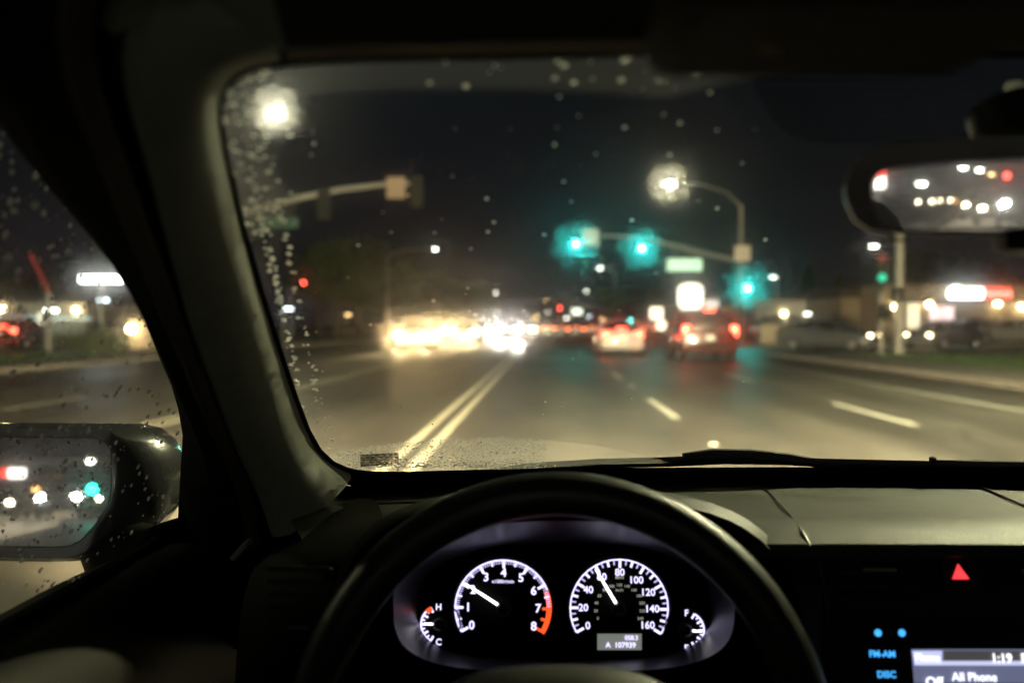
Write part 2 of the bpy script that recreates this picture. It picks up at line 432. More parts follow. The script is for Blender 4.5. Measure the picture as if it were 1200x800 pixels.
# ------------------------------------------------------------------ street lamps seen ahead
LA = [((510, 292), 90, KL-.8, 'street lamp standing above the dark trees over the oncoming headlights', E_white),
      ((703, 314), 140, KR+.8, 'street lamp right under the two green lights of the far mast', E_white),
      ((687, 341), 215, KR+.8, 'lowest and most distant street lamp near the pale green tree', E_white),
      ((564, 332), 170, KL-.8, 'higher of two small street lamps above the white headlights', E_white),
      ((581, 343), 205, KL-.8, 'lower of two small street lamps above the white headlights', E_white),
      ((745, 345), 250, KR+.8, 'dim street lamp far beyond the far signal mast', E_warm),
      ((640, 352), 300, KL-.8, 'dim street lamp at the far end of the road', E_warm)]
for (px, Y, bx, lab, ln) in LA:
    street_lamp(at(px[0], px[1], Y), (bx, Y), lab, ln, size=.36 if Y < 120 else .5)
def lot_lamp(px, py, Y, lab, lens=None, two=False):
    h = at(px, py, Y); b = Vector((h.x+(0 if two else (.35 if px > 600 else -.35)), Y, .1)); r = empty('lot_lamp', b)
    MB().tube([b, (b.x, b.y, h.z)], [.12, .08], 10).build('pole', M_galv, r)
    for s in ((-1, 1) if two else (0,)):
        c = h+Vector((s*.47, 0, .06))
        hd = MB().box(c+Vector((0, 0, .06)), (.9 if two else .6, .45, .12)).build('lamp_head', M_galv, r, False, bevel=.02)
        MB().box(c+Vector((0, 0, -.13 if two else -.045)), (.82 if two else .5, .38, .28 if two else .1)).build('lens', lens or E_white, hd, False, bevel=.03)
    tag(r, lab, 'lot lamp', 'lamps of the parking lots')
E_lot = emis('lot lamp', (1, 1, .9), 16)
lot_lamp(906, 325, 105, 'bright lot lamp on a pale pole right of the lowest green light', E_lot)
lot_lamp(953, 342, 110, 'lot lamp above the low white shop building', E_lot)
lot_lamp(1024, 289, 76, 'tall lot lamp just left of the corner signal post', E_lot)
lot_lamp(946, 368, 92, 'short lot lamp by the lit windows of the white shop', E_lot)
lot_lamp(119, 325, 42, 'double headed white lot lamp seen through the side window', emis('double lot lamp', (.95, 1, .97), 14), True)
lot_lamp(60, 364, 46, 'single bright lot lamp in front of the cream building at far left', E_lot)
lot_lamp(121, 352, 60, 'small bluish lot lamp behind the double headed lamp', E_blue)
lot_lamp(408, 369, 120, 'orange low lot lamp under the dark trees at left', E_warm)
for px_, py_2, Y_, ln_, lb_ in ((664, 373, 190, E_white, 'small white lot lamp above the middle of the far red queue'), (690, 371, 175, E_blue, 'small bluish lot lamp left of the white sedan'), (706, 374, 150, E_warm, 'small warm lot lamp just over the roof of the white sedan'),
                                (628, 372, 210, E_warm, 'small warm lot lamp right of the white headlights'), (756, 383, 130, E_white, 'small white lot lamp right beside the white sedan'), (641, 366, 230, E_white, 'tiny white lot lamp at the far end of the road')):
    lot_lamp(px_, py_2, Y_, lb_, ln_)
lot_lamp(338, 362, 70, 'bluish white lot lamp seen through the streaked windshield edge', E_blue)
# unseen lamps above the windshield frame, put in to light the cabin
street_lamp((7.2, 10.0, 8.4), (KR+.8, 10.0), 'unseen street lamp over the right lane close ahead of the car, lighting the cabin', emis('unseen near lamp', (.97, .92, .54), 8000), size=.5)
street_lamp((-9.8, 6.0, 8.6), (KL-.8, 6.0), 'unseen street lamp added over the left side of the road beside the car', emis('unseen near lamp left', (1.0, .92, .58), 420), size=.5)

# ------------------------------------------------------------------ cars
E_head = emis('headlight', (1.0, .94, .84), 1150)
E_headw = emis('headlight warm', (1.0, .70, .32), 1150)
E_tail = emis('tail light', (1.0, .05, .025), 40)
E_far = emis('far tail light', (1.0, .22, .08), 12)
E_brake = emis('brake light', (1.0, .08, .04), 30)
E_platel = emis('plate lamp', (1.0, .85, .6), 4)
M_plate_car = mat('licence plate', (.7, .7, .66), .5)
M_tyre = mat('tyre', (.015, .015, .015), .85, var=.3)
M_rim = mat('alloy rim', (.45, .45, .46), .3, .8)
M_taildk = mat('tail lens dark', (.20, .01, .01), .15)
M_headdk = mat('head lens dark', (.35, .36, .38), .1)
P_white = mat('white car paint', (.50, .49, .46), .3, coat=.8, var=.03)
P_red = mat('dark red car paint', (.06, .005, .005), .3, coat=.9, var=.05)
P_grey = mat('grey car paint', (.10, .11, .12), .3, .4, coat=.8, var=.05)
P_dark = mat('black car paint', (.012, .013, .015), .25, coat=1, var=.1)
P_silver = mat('silver car paint', (.40, .41, .42), .3, .6, coat=.6, var=.04)
def loft_body(st, prof):
    rows = []
    for (y, wd, zl, zb) in st:
        rows.append([Vector((sx*wd, y, zl+(zb-zl)*t)) for sx, t in prof])
    return rows
LOW = [(-.86, 0), (-.97, .12), (-1, .42), (-1, .62), (-.96, .86), (-.84, 1), (-.4, 1.02), (.4, 1.02), (.84, 1), (.96, .86), (1, .62), (1, .42), (.97, .12), (.86, 0)]
def make_car(name, label, kind, paint, head=None, tail=None, group=None, cat='car'):
    """local frame: nose towards +y, ground at z 0"""
    r = empty(name); tall = kind == 'suv'
    if not tall:
        st = [(-2.36, .66, .42, .82), (-2.30, .80, .30, .96), (-2.0, .88, .24, 1.02), (-1.4, .91, .22, 1.0), (0, .92, .2, .96), (1.2, .91, .22, .92), (1.9, .87, .24, .82), (2.22, .76, .28, .72), (2.34, .62, .36, .62)]
        gl = [(-1.95, .70, 1.0, 1.015), (-1.25, .62, .99, 1.36), (-.4, .60, .97, 1.44), (.3, .60, .95, 1.42), (1.25, .70, .9, .93)]
        roof = (-1.2, .28, 1.445); hz, tz, tb, hb, wr = .66, .86, -2.31, 2.2, .32
    else:
        st = [(-2.30, .80, .45, 1.0), (-2.26, .90, .34, 1.12), (-1.9, .94, .28, 1.14), (0, .96, .26, 1.10), (1.1, .95, .28, 1.08), (1.9, .92, .30, 1.02), (2.2, .84, .34, .92), (2.3, .70, .42, .8)]
        gl = [(-2.22, .78, 1.1, 1.12), (-2.05, .70, 1.1, 1.66), (-.6, .70, 1.08, 1.74), (.3, .69, 1.08, 1.72), (1.15, .78, 1.04, 1.08)]
        roof = (-2.05, .3, 1.745); hz, tz, tb, hb, wr = .86, 1.0, -2.25, 2.18, .37
    mb = MB(); rows = loft_body(st, LOW); mb.grid(rows, True); mb.poly(rows[0][::-1]); mb.poly(rows[-1])
    mb.build('body', paint, r)
    rows = []
    for (y, wd, zb, zr) in gl:
        rows.append([Vector((-wd*1.18, y, zb-.03)), Vector((-wd*1.02, y, zb+(zr-zb)*.75)), Vector((-wd*.86, y, zr)), Vector((wd*.86, y, zr)), Vector((wd*1.02, y, zb+(zr-zb)*.75)), Vector((wd*1.18, y, zb-.03))])
    g = MB().grid(rows); g.poly(rows[0]); g.poly(rows[-1]); g.build('window', M_winglass, r)
    wd = gl[2][1]
    rf = MB()
    yy = [roof[0]-.06, roof[0]+.15, -.4, roof[1]-.05, roof[1]+.08]
    zz = [gl[1][3]+.005, gl[1][3]+.035, roof[2]+.02, roof[2]+.01, roof[2]-.03]
    rf.grid([[Vector((-wd*.98, y, z-.035)), Vector((-wd*.8, y, z)), Vector((wd*.8, y, z)), Vector((wd*.98, y, z-.035))] for y, z in zip(yy, zz)])
    for s in (-1, 1):   # roof pillars
        for a, b in (((gl[0][1]*1.1, gl[0][0]+.03, gl[0][2]+.01), (gl[1][1]*.98, gl[1][0]+.02, gl[1][3]-.01)), ((.80 if not tall else .9, -.35, 1.0 if not tall else 1.12), (wd*.98, -.35, roof[2]-.04)), ((gl[4][1]*1.1, gl[4][0]-.05, gl[4][2]+.02), (wd*.98, roof[1]+.04, roof[2]-.05))):
            rf.tube([(s*a[0], a[1], a[2]), (s*b[0], b[1], b[2])], .04, 6)
    rf.build('roof', paint, r)
    for sx in (-1, 1):
        for wy in (-1.42, 1.42):
            c = (sx*.80, wy, wr); wh = MB().lathe((sx*.70, wy, wr), (sx, 0, 0), [(wr*.6, 0), (wr*.95, .01), (wr, .05), (wr, .17), (wr*.95, .215), (wr*.66, .225)], 20).build('wheel', M_tyre, r)
            MB().lathe((sx*.70, wy, wr), (sx, 0, 0), [(wr*.66, .222), (wr*.6, .19), (wr*.2, .2), (0, .215)], 12).build('rim', M_rim, wh)
        # lamps
        hx = .60 if not tall else .68
        MB().lathe((sx*hx, hb-.10, hz), (0, 1, .0), [(.13, 0), (.13, .1), (.115, .13), (0, .155)], 14).build('headlight', head or M_headdk, r)
        tw = (.30, .15) if not tall else (.2, .34)
        MB().box((sx*(.62 if not tall else .78), tb+.02, tz), (tw[0], .10, tw[1])).build('tail_light', tail or M_taildk, r, bevel=.03)
    if tail:
        MB().box((0, gl[0][0]+.10 if not tall else gl[1][0]-.04, gl[0][3]+.06 if not tall else 1.70), (.34, .04, .035)).build('brake_light', tail, r, bevel=.01)
        MB().box((0, tb-.035, .80 if not tall else .88), (.30, .03, .02)).build('plate_lamp', E_platel, r)
    MB().box((0, tb-.045, .70 if not tall else .78), (.31, .012, .155)).build('license_plate', M_plate_car, r, bevel=.006)
    bp = MB()
    bp.box((0, tb-.02, .50 if not tall else .55), (1.5, .14, .16)).build('rear_bumper', paint if not tall else M_black, r, bevel=.05)
    MB().box((0, hb+.06, .46), (1.3, .14, .16)).build('front_bumper', paint, r, bevel=.05)
    MB().box((0, hb+.085, .58 if not tall else .72), (.8, .06, .13)).build('grille', M_black, r, bevel=.02)
    for sx in (-1, 1):
        MB().box((sx*(.98 if not tall else 1.02), .75, 1.0 if not tall else 1.14), (.17, .1, .13)).build('side_mirror', paint, r, bevel=.04)
    tag(r, label, cat, group)
    return r
def put(o, x, y, rz=0, z=0):
    o.location = (x, y, z); o.rotation_euler = (0, 0, rz); return o
# the two cars ahead
put(make_car('sedan', 'white sedan ahead in the next lane with red tail lights on', 'sedan', P_white, None, E_tail, 'cars driving ahead'), atx(729, 38), 40.2)
put(make_car('suv', 'dark red suv ahead at right with bright brake lights', 'suv', P_red, None, E_brake, 'cars driving ahead', 'suv'), atx(832, 33), 35.2)
# the queue beyond the crossing
q = [put(make_car('sedan', 'grey sedan in the far queue beyond the crossing, left of the white sedan', 'sedan', P_grey, None, E_far, 'cars queueing beyond the crossing'), atx(692, 92), 92)]
for px, Y, lab in ((674, 88, 'sedan in the far queue, second to the left of the white sedan'), (658, 96, 'sedan in the far queue right under the distant red signal'), (645, 112, 'sedan in the middle of the far queue of red lights'),
                   (667, 124, 'sedan in the second row of the far queue'), (684, 130, 'sedan at the back of the far queue under the pale green tree'), (712, 104, 'sedan in the far queue half hidden by the white sedan'), (633, 150, 'most distant sedan of the queue beside the white headlights'), (758, 112, 'sedan beyond the crossing between the white sedan and the red suv'), (702, 150, 'sedan far back in the queue, just left of the white sedan roof'), (650, 175, 'sedan far back in the queue under the distant red signal'), (778, 135, 'sedan beyond the crossing under the pylon sign'), (664, 205, 'one of the farthest sedans of the queue, near its middle')):
    c = put(copy_tree(q[0]), atx(px, Y), Y); c['label'] = lab
# oncoming
oc = make_car('sedan', 'oncoming sedan with warm headlights closest to us at left', 'sedan', P_silver, E_headw, None, 'oncoming cars with headlights on')
put(oc, atx(488, 50), 50, math.pi)
ow = make_car('suv', 'oncoming suv with glaring white headlights nearest the centre line', 'suv', P_dark, E_head, None, 'oncoming cars with headlights on', 'suv')
put(ow, atx(599, 78), 78, math.pi)
for src, px, Y, lab in ((oc, 512, 72, 'oncoming sedan just behind the closest warm headlights'), (oc, 546, 66, 'oncoming sedan with warm headlights in the middle of the glare'), (ow, 566, 95, 'oncoming suv between the warm and the white headlights'),
                        (ow, 584, 122, 'oncoming suv behind the glaring white one'), (oc, 618, 112, 'oncoming sedan at the right end of the glare'), (ow, 606, 160, 'most distant oncoming suv in the glare'), (oc, 628, 190, 'most distant oncoming sedan near the red queue')):
    c = put(copy_tree(src), atx(px, Y), Y, math.pi); c['label'] = lab
# parked and turning cars in the lots
pk = put(make_car('sedan', 'dark sedan with red tail lights on the lot at far left', 'sedan', P_dark, None, E_tail, 'cars on the parking lots'), atx(22, 47), 47, .12, .1)
hl = make_car('sedan', 'sedan with warm headlights on the cross street, left of the corner signal post', 'sedan', P_grey, emis('lot headlight', (1, .78, .45), 24), None, 'cars on the parking lots')
put(hl, atx(972, 47.5), 47.5, math.pi+.9, 0)
c = put(copy_tree(hl), atx(1104, 50), 50, math.pi-.9, 0); c['label'] = 'sedan with warm headlights just right of the corner signal post'
ps = put(make_car('sedan', 'silver sedan parked in front of the lit store wall', 'sedan', P_silver, None, None, 'cars on the parking lots'), atx(1178, 62), 62, 1.5, .1)
for px, Y, rz, lab in ((1135, 66, 1.6, 'silver sedan parked at the store below the white and red sign'), (897, 84, .2, 'silver sedan parked left of the utility cabinet'), (148, 50, 1.2, 'silver sedan parked on the left lot near the window pillar')):
    c = put(copy_tree(ps), atx(px, Y), Y, rz, .1); c['label'] = lab

# ------------------------------------------------------------------ buildings and lit signs
E_win = emis('lit shop window', (1.0, .86, .58), 1.7)
E_winpink = emis('lit shop window pink', (1.0, .72, .72), 1.6)
E_signw = emis('sign white', (.92, 1.0, 1.0), 5.0)
E_signr = emis('sign red', (1.0, .07, .04), 2.2)
E_pyl = emis('pylon white', (1.0, .95, .76), 2.6)
E_sconce = emis('wall lamp', (1.0, .78, .42), 40)
def building(name, label, cat, x0, x1, Y, depth, h, wallm, wins, sconces=(), parapet=.35, group='buildings along the road'):
    """WINS: (px, py, width px, height px, material) on the face towards the road user"""
    r = empty(name, ((x0+x1)/2, Y+depth/2, .1))
    MB().box(((x0+x1)/2, Y+depth/2, h/2+.1), (x1-x0, depth, h)).build('wall', wallm, r, False)
    rf = MB().box(((x0+x1)/2, Y+depth/2, h+.1+parapet/2), (x1-x0+.5, depth+.5, parapet)).build('roof', M_roof, r, False)
    k = Y/FPX
    for (px, py, wp, hp, m) in wins:
        c = at(px, py, Y); ww, hh = wp*k, hp*k
        f = MB()
        for dx, dz, sx, sz in ((-ww/2, 0, .14, hh+.14), (ww/2, 0, .14, hh+.14), (0, hh/2, ww-.14, .14), (0, -hh/2, ww-.14, .14), (0, 0, .08, hh-.14)):
            f.box((c.x+dx, Y-.05, c.z+dz), (sx, .16, sz))
        fo = f.build('window', M_galv, r, False)
        MB().box((c.x, Y-.02, c.z), (ww-.1, .06, hh-.1)).build('pane', m, fo, False)
    for (px, py) in sconces:
        c = at(px, py, Y)
        MB().lathe((c.x, Y-.22, c.z), (0, 0, -1), [(0, 0), (.14, .02), (.22, .2), (.16, .3), (0, .34)], 12).build('wall_lamp', E_sconce, r)
    tag(r, label, cat, group)
    return r
Y1 = 80.0
store = building('store', 'long tan store with lit windows and a white and red sign', 'store', atx(1036, Y1), atx(1036, Y1)+46, Y1, 24, at(1100, 335, Y1).z, M_stucco,
    [(1070, 370, 15, 31, E_win), (1103, 371, 30, 26, E_winpink), (1225, 372, 30, 26, E_win)], [(1046, 357), (1088, 354), (1168, 353), (1196, 357)])
for k in range(3):
    x = atx(1036, Y1)+2+k*4.2
MB().box((atx(1036, Y1)+23, Y1-.8, at(1100, 352.5, Y1).z), (45, 1.6, .22)).build('canopy', M_roof, store, False)
c0, c1 = at(1122, 344, Y1), at(1136, 344, Y1)
kk = Y1/FPX
sg = MB().box((c1.x, Y1-.30, c1.z), (27*kk, .3, 13*kk)).build('sign_panel', E_signw, store, False, bevel=.06)
MB().lathe((c0.x-.25, Y1-.16, c0.z), (0, -1, 0), [(0, 0), (9*kk, 0), (9*kk, .34), (0, .34)], 20).build('disc', E_signw, sg, False)
c2 = at(1166, 344, Y1)
sg2 = MB().box((c2.x, Y1-.30, c2.z), (32*kk, .3, 13*kk)).build('sign_panel', E_signr, store, False, bevel=.06)
lt = MB(); put_text(lt, 'Rewards', (c2.x, Y1-.46, c2.z), Vector((1, 0, 0)), Vector((0, 0, 1)), 9*kk, .01)
lt.build('lettering', emis('sign letters', (1, .5, .4), 3.0), sg2, False)
annex = building('shop', 'small brown roofed shop with one lit doorway left of the corner signal post', 'shop', atx(986, 86), atx(1034, 86), 86, 10, at(1010, 350, 86).z, M_stucco,
    [(1020, 372, 12, 26, E_win)], [(1016, 361)], .8)
Y2 = 112.0
shop = building('shop', 'low white shop building with two warm windows behind the utility cabinet', 'shop', atx(884, Y2), atx(984, Y2), Y2, 14, at(940, 353, Y2).z, mat('white stucco', (.55, .55, .50), .85, var=.1),
    [(965, 383, 9, 17, E_win), (976, 383, 9, 17, E_win), (905, 380, 22, 20, mat('dim shop glass', (.12, .14, .14), .2)), (931, 380, 14, 20, E_win if False else mat('dim shop glass', (.12, .14, .14), .2))], [(918, 366), (950, 366)])
far = building('shop', 'grey building in the distance between the red suv and the white sedan', 'shop', atx(776, 150), atx(868, 150), 150, 20, at(800, 360, 150).z, M_cream,
    [(838, 372, 18, 12, E_win)], [(820, 367), (855, 368)])
Y3 = 84.0
left = building('store', 'cream store front with awning seen through the side window', 'store', atx(-120, Y3), atx(101, Y3), Y3, 20, at(50, 356, Y3).z, M_cream,
    [(15, 372, 36, 20, mat('shop glass', (.10, .11, .11), .2)), (52, 374, 18, 18, E_win)], [(4, 360), (90, 361), (-60, 361)])
MB().box((atx(40, Y3), Y3-1.2, at(40, 373, Y3).z), (10, 2.4, .25)).build('awning', emis('lit awning', (.8, 1, .9), .8), left, False)
lw = building('wall_pier', 'tan lit wall pier next to the black window pillar', 'wall', atx(150, 46), atx(176, 46), 46, 1.0, at(160, 377, 46).z, M_stucco, [], [(156, 381)], .12)
# pylon sign
Yp = 92.0
p = at(809, 346, Yp); kp = Yp/FPX
py_ = empty('pylon_sign', (p.x, Yp, .128))
MB().box((p.x, Yp, 1.3), (.45, .3, 2.4)).build('pole', M_galv, py_, False)
o_ = []
for k in range(21):
    a = math.pi*k/20; o_.append((p.x+14*kp*math.cos(a)*1.0, Yp-.25, p.z+4*kp+10*kp*(max(0, math.sin(a))**.6)))
o_ += [(p.x-14*kp, Yp-.25, p.z-10*kp), (p.x-10*kp, Yp-.25, p.z-16*kp), (p.x+10*kp, Yp-.25, p.z-16*kp), (p.x+14*kp, Yp-.25, p.z-10*kp)]
MB().extrude(o_, (0, .5, 0)).build('sign_face', E_pyl, py_, False)
MB().box((p.x, Yp, p.z-20.5*kp), (22*kp, .45, 8*kp)).build('lower_panel', E_signr, py_, False, bevel=.05)
tag(py_, 'tall bright white pylon sign with round top and red lower panel', 'sign')
def box_sign(px, py, wp, hp, Y, m, label, two=None):
    p = at(px, py, Y); k = Y/FPX; r = empty('box_sign', (p.x, Y, .1))
    MB().tube([(p.x, Y, .1), (p.x, Y, p.z-hp*k/2)], .12, 8).build('pole', M_galv, r)
    MB().box(p, (wp*k, .4, hp*k)).build('sign_face', m, r, False, bevel=.08)
    MB().box(p+Vector((0, .02, 0)), (wp*k+.12, .36, hp*k+.12)).build('frame', M_dkmetal, r, False)
    if two:
        MB().lathe(at(px+two[0], py+two[1], Y-.2), (0, -1, 0), [(0, 0), (two[2]*k, 0), (two[2]*k*.9, .2), (0, .25)], 18).build('round_face', m, r)
    tag(r, label, 'sign', 'small lit signs beside the road')
E_sg = emis('small sign', (1, .85, .6), 3)
box_sign(769, 367, 15, 14, 120, E_sg, 'small warm box sign between the white sedan and the pylon sign', (6, 14, 6))
box_sign(676, 365, 12, 7, 160, emis('small sign pale', (.9, 1, .8), 2.5), 'tiny pale box sign right of the distant red signal')
box_sign(834, 356, 16, 9, 130, emis('small sign white', (1, .93, .8), 1.2), 'white box sign between the pylon sign and the lowest green light')
box_sign(735, 377, 8, 6, 105, E_sg, 'tiny box sign over the roof of the white sedan')
# red and white inclined barrier boom at far left
b0, b1 = at(36, 298, 40), at(57, 342, 40)
bb = empty('barrier_boom', (b1.x, 40, .1))
mb = MB(); mb.tube([(b1.x, 40, .1), (b1.x, 40, b1.z)], .11, 8); mb.build('post', M_galv, bb)
MB().tube([b1, b0], .075, 8).build('boom', emis('red neon boom', (.55, .08, .08), .03), bb)
tag(bb, 'raised red barrier boom seen through the rainy side window', 'barrier')
# utility cabinet
p = at(922, 393, 55)
uc = empty('utility_cabinet', (p.x, 55+4.2, .13))
MB().box((p.x, 59.2, .70), (1.15, .7, 1.1)).build('cabinet', M_cream, uc, False, bevel=.03)
MB().box((p.x, 59.2, 1.28), (1.25, .8, .06)).build('lid', M_galv, uc, False, bevel=.01)
MB().box((p.x, 58.84, .72), (.5, .02, .9)).build('door', M_cream, uc, False)
tag(uc, 'tan utility cabinet on the grass corner beyond the crossing', 'cabinet')

# ------------------------------------------------------------------ trees, bushes, grass
def leaves(mb, centre, rad, n, size, squash=.8):
    c = Vector(centre)
    for _ in range(n):
        while True:
            d = Vector((random.uniform(-1, 1), random.uniform(-1, 1), random.uniform(-1, 1)))
            if .2 < d.length < 1: break
        p = c+Vector((d.x*rad, d.y*rad, d.z*rad*squash))
        a = Vector((random.gauss(0, 1), random.gauss(0, 1), random.gauss(0, 1))).normalized(); b = a.orthogonal().normalized()
        s = size*random.uniform(.6, 1.4)
        mb.add([p-a*s, p+b*s*.5, p+a*s, p-b*s*.5], [(0, 1, 2, 3)])
def make_tree(h, r, kind, leafm, seed, label, group='trees beside the road', name='tree', n=26):
    random.seed(seed); root = empty(name)
    t = MB(); top = h*(.55 if kind == 'round' else .95)
    t.tube([(0, 0, 0), (.05*h*.3, 0, top*.5), (0, .03*h*.3, top)], [h*.03, h*.022, h*.008], 8)
    cr = MB()
    if kind == 'round':
        for k in range(7):
            a = k*2.4; z = top*(.55+.06*k); e = Vector((math.cos(a)*r*.65, math.sin(a)*r*.65, z+h*.18))
            t.tube([(0, 0, z), e*.5+Vector((0, 0, z*.5)), e], [h*.012, h*.008, h*.004], 6)
        for k in range(n):
            a = random.uniform(0, 6.28); q = random.uniform(.1, 1)**.6; zz = random.uniform(-.9, 1)
            rr = r*q*math.sqrt(max(.05, 1-zz*zz*.85))
            leaves(cr, (math.cos(a)*rr, math.sin(a)*rr, h*.66+zz*h*.30), r*random.uniform(.22, .42), 85, h*.018+.06)
    else:
        for k in range(n):
            f = k/(n-1); rr = r*(1-f)**.9+.1
            for j in range(3):
                a = random.uniform(0, 6.28); leaves(cr, (math.cos(a)*rr*.6, math.sin(a)*rr*.6, h*(.12+.86*f)), rr*.55+.12, 34, h*.014+.05, .5)
    t.build('trunk', M_bark, root); cr.build('crown', leafm, root, False)
    tag(root, label, 'tree', group)
    return root
t1 = put(make_tree(9.5, 4.2, 'round', M_leaf, 3, 'broad dark tree behind the oncoming headlights at left'), atx(452, 96), 96)
t2 = put(make_tree(8.0, 3.6, 'round', M_leaf, 11, 'dark tree left of the warm headlights, nearest to the windshield pillar'), atx(395, 84), 84)
t3 = put(make_tree(6.2, 2.6, 'round', M_leaf2, 5, 'pale green tree beyond the far signal mast'), atx(716, 138), 138)
cn = put(make_tree(9.5, 2.0, 'cone', M_leaf, 8, 'tall dark conifer behind the low white shop building'), atx(948, 132), 132)
for src, px, Y, s, lab in ((t1, 420, 112, 1.05, 'dark tree in the middle of the left tree line'), (t2, 375, 104, 1.1, 'dark tree at the left end of the left tree line'), (t1, 520, 128, .95, 'dark tree above the brightest warm headlights'),
                           (t2, 560, 170, 1.0, 'dark tree right of the tree line below two small street lamps'), (t1, 655, 230, .9, 'far dark tree under the lowest green light of the mast'), (cn, 985, 128, .85, 'shorter dark conifer behind the brown roofed shop'),
                           (t1, 1150, 118, 1.0, 'dark tree behind the tan store, right of its sign'), (t2, 1075, 112, 1.1, 'dark tree behind the tan store, left of its sign'), (t2, 740, 190, 1.0, 'dark tree behind the white sedan'),
                           (t2, 770, 170, .9, 'dark tree behind the small warm box sign'), (t1, 60, 112, .9, 'dark tree behind the cream store front'), (t2, 150, 70, .9, 'dark tree beside the double headed lamp'), (t1, -40, 100, 1.0, 'dark tree behind the cream store at the edge of the side window'),
                           (t2, 855, 180, .8, 'dark tree beyond the grey building')):
    c = put(copy_tree(src), atx(px, Y), Y, random.uniform(0, 6)); c.scale = (s, s, s); c['label'] = lab
def bush(px, Y, h, r, seed, label, leafm=M_leaf):
    random.seed(seed); root = empty('bush', (atx(px, Y), Y, .1))
    mb = MB()
    x, y = root.location.x, root.location.y
    for k in range(12):
        a = random.uniform(0, 6.28); q = random.uniform(0, .8)*r
        leaves(mb, (x+math.cos(a)*q, y+math.sin(a)*q, .1+h*random.uniform(.3, .75)), r*.45, 70, .07)
    mb.build('foliage', leafm, root, False)
    st = MB()
    for k in range(5): st.tube([(x, y, .1), (x+math.cos(k*1.3)*r*.4, y+math.sin(k*1.3)*r*.4, .1+h*.6)], .02, 5)
    st.build('stem', M_bark, root)
    tag(root, label, 'bush', 'bushes on the verges')
bush(122, 36, 1.1, 1.2, 21, 'dark bush on the left verge below the double headed lamp')
bush(88, 41, .8, .9, 22, 'low bush on the left verge beside the bright lot lamp')
bush(1128, 54, .9, 1.3, 23, 'dark bush on the right lawn below the pink window')
bush(1030, 57, .8, 1.0, 24, 'dark bush behind the corner signal post')
random.seed(5)
for (nm, x0, x1, y0, y1, n, lab) in (('grass', KR+2.25, KR+10.8, 14, 37, 5200, 0), ('grass', KL-8.8, KL-2.25, 14, 37, 4200, 0)):
    mb = MB()
    for _ in range(n):
        x, y = random.uniform(x0, x1), random.uniform(y0, y1); hh = random.uniform(.04, .13); a = random.uniform(0, 6.28); wd = random.uniform(.01, .03)
        mb.add([(x-wd*math.cos(a), y-wd*math.sin(a), .126), (x+wd*math.cos(a), y+wd*math.sin(a), .126), (x+random.uniform(-.05, .05), y+random.uniform(-.05, .05), .126+hh)], [(0, 1, 2)])
    g = mb.build(nm, M_grass, None, False); tag(g, 'short green grass on the verge beside the pavement', 'grass', kind='stuff')

# ------------------------------------------------------------------ our own car
CAR = empty('car', (.36, .2, 0))
tag(CAR, 'dark car interior around us with steering wheel, glowing dials and rain dotted glass', 'car')
M_dash = mat('grained dash plastic', (.027, .030, .017), .50, spec=.4, var=.40, vscale=11, bump=.35, bscale=700, rvar=.06)
M_hood = mat('grained cluster hood', (.018, .018, .013), .5, spec=.4, var=.10, vscale=30, bump=.35, bscale=700)
M_blackp = mat('black plastic', (.010, .010, .010), .38, spec=.4, var=.2, bump=.1, bscale=500)
M_matte = mat('black matte trim', (.007, .007, .006), .9, spec=.1, var=.2)
M_pillar = mat('grey pillar trim', (.26, .265, .23), .6, spec=.3, var=.10, vscale=60, bump=.3, bscale=900)
M_head = mat('headliner cloth', (.050, .047, .040), .95, spec=.1, var=.1, vscale=80, bump=.5, bscale=900)
M_lip = mat('headliner edge', (.10, .065, .04), .8, spec=.2, var=.1)
M_leather = mat('wheel leather', (.009, .0088, .007), .36, spec=.55, var=.15, vscale=60, bump=.3, bscale=600)
M_door = mat('door panel', (.011, .011, .0075), .6, spec=.12, var=.10, vscale=30, bump=.35, bscale=700)
M_bezel = mat('cluster bezel', (.055, .055, .075), .35, spec=.6, var=.15, vscale=30)
M_seat = mat('seat cloth', (.02, .02, .02), .9, var=.2, bump=.4, bscale=400)
M_paint = mat('own car paint', (.020, .021, .022), .2, coat=1.0, var=.05)

def glass_y(x, z):
    s = (z-1.036)/.30
    return 1.15 - (z-1.036)*2.17 + .05*max(0, 4*s*(1-s)) - .10*((x-.36)/.65)**2
def on_glass(px, py, off=0.0):
    d = sight(px, py); lo, hi = .15, 4.0
    for _ in range(50):
        t = (lo+hi)/2; p = EYE+d*t
        if p.y > glass_y(p.x, p.z): hi = t
        else: lo = t
    return EYE + d*(lo+off)
def gnorm(p):
    e = .002
    dx = (glass_y(p.x+e, p.z)-glass_y(p.x-e, p.z))/(2*e); dz = (glass_y(p.x, p.z+e)-glass_y(p.x, p.z-e))/(2*e)
    return Vector((-dx, 1, -dz)).normalized()      # outward

# --- windshield: clear where the wipers sweep, a thin grimy film everywhere
PIV1 = on_glass(515, 640); ROUT1 = (on_glass(480, 104)-PIV1).length; RIN1 = (on_glass(500, 516)-PIV1).length
PIV2 = on_glass(1000, 640); ROUT2 = (on_glass(868, 93)-PIV2).length
LA_, LB_ = on_glass(322, 190), on_glass(385, 480)
LN = (LB_-LA_).normalized().cross(gnorm(LA_)).normalized()
if LN.dot(on_glass(600, 300)-LA_) < 0: LN = -LN
LB2 = on_glass(650, 545); LN2 = (LB2-PIV2).normalized().cross(gnorm(LB2)).normalized()
if LN2.dot(on_glass(800, 300)-PIV2) < 0: LN2 = -LN2
def unwiped(p):
    d1 = (p-PIV1).length; d2 = (p-PIV2).length
    in1 = RIN1 < d1 < ROUT1 and LN.dot(p-LA_) > 0
    in2 = .06 < d2 < ROUT2 and LN2.dot(p-PIV2) > 0
    return not (in1 or in2)

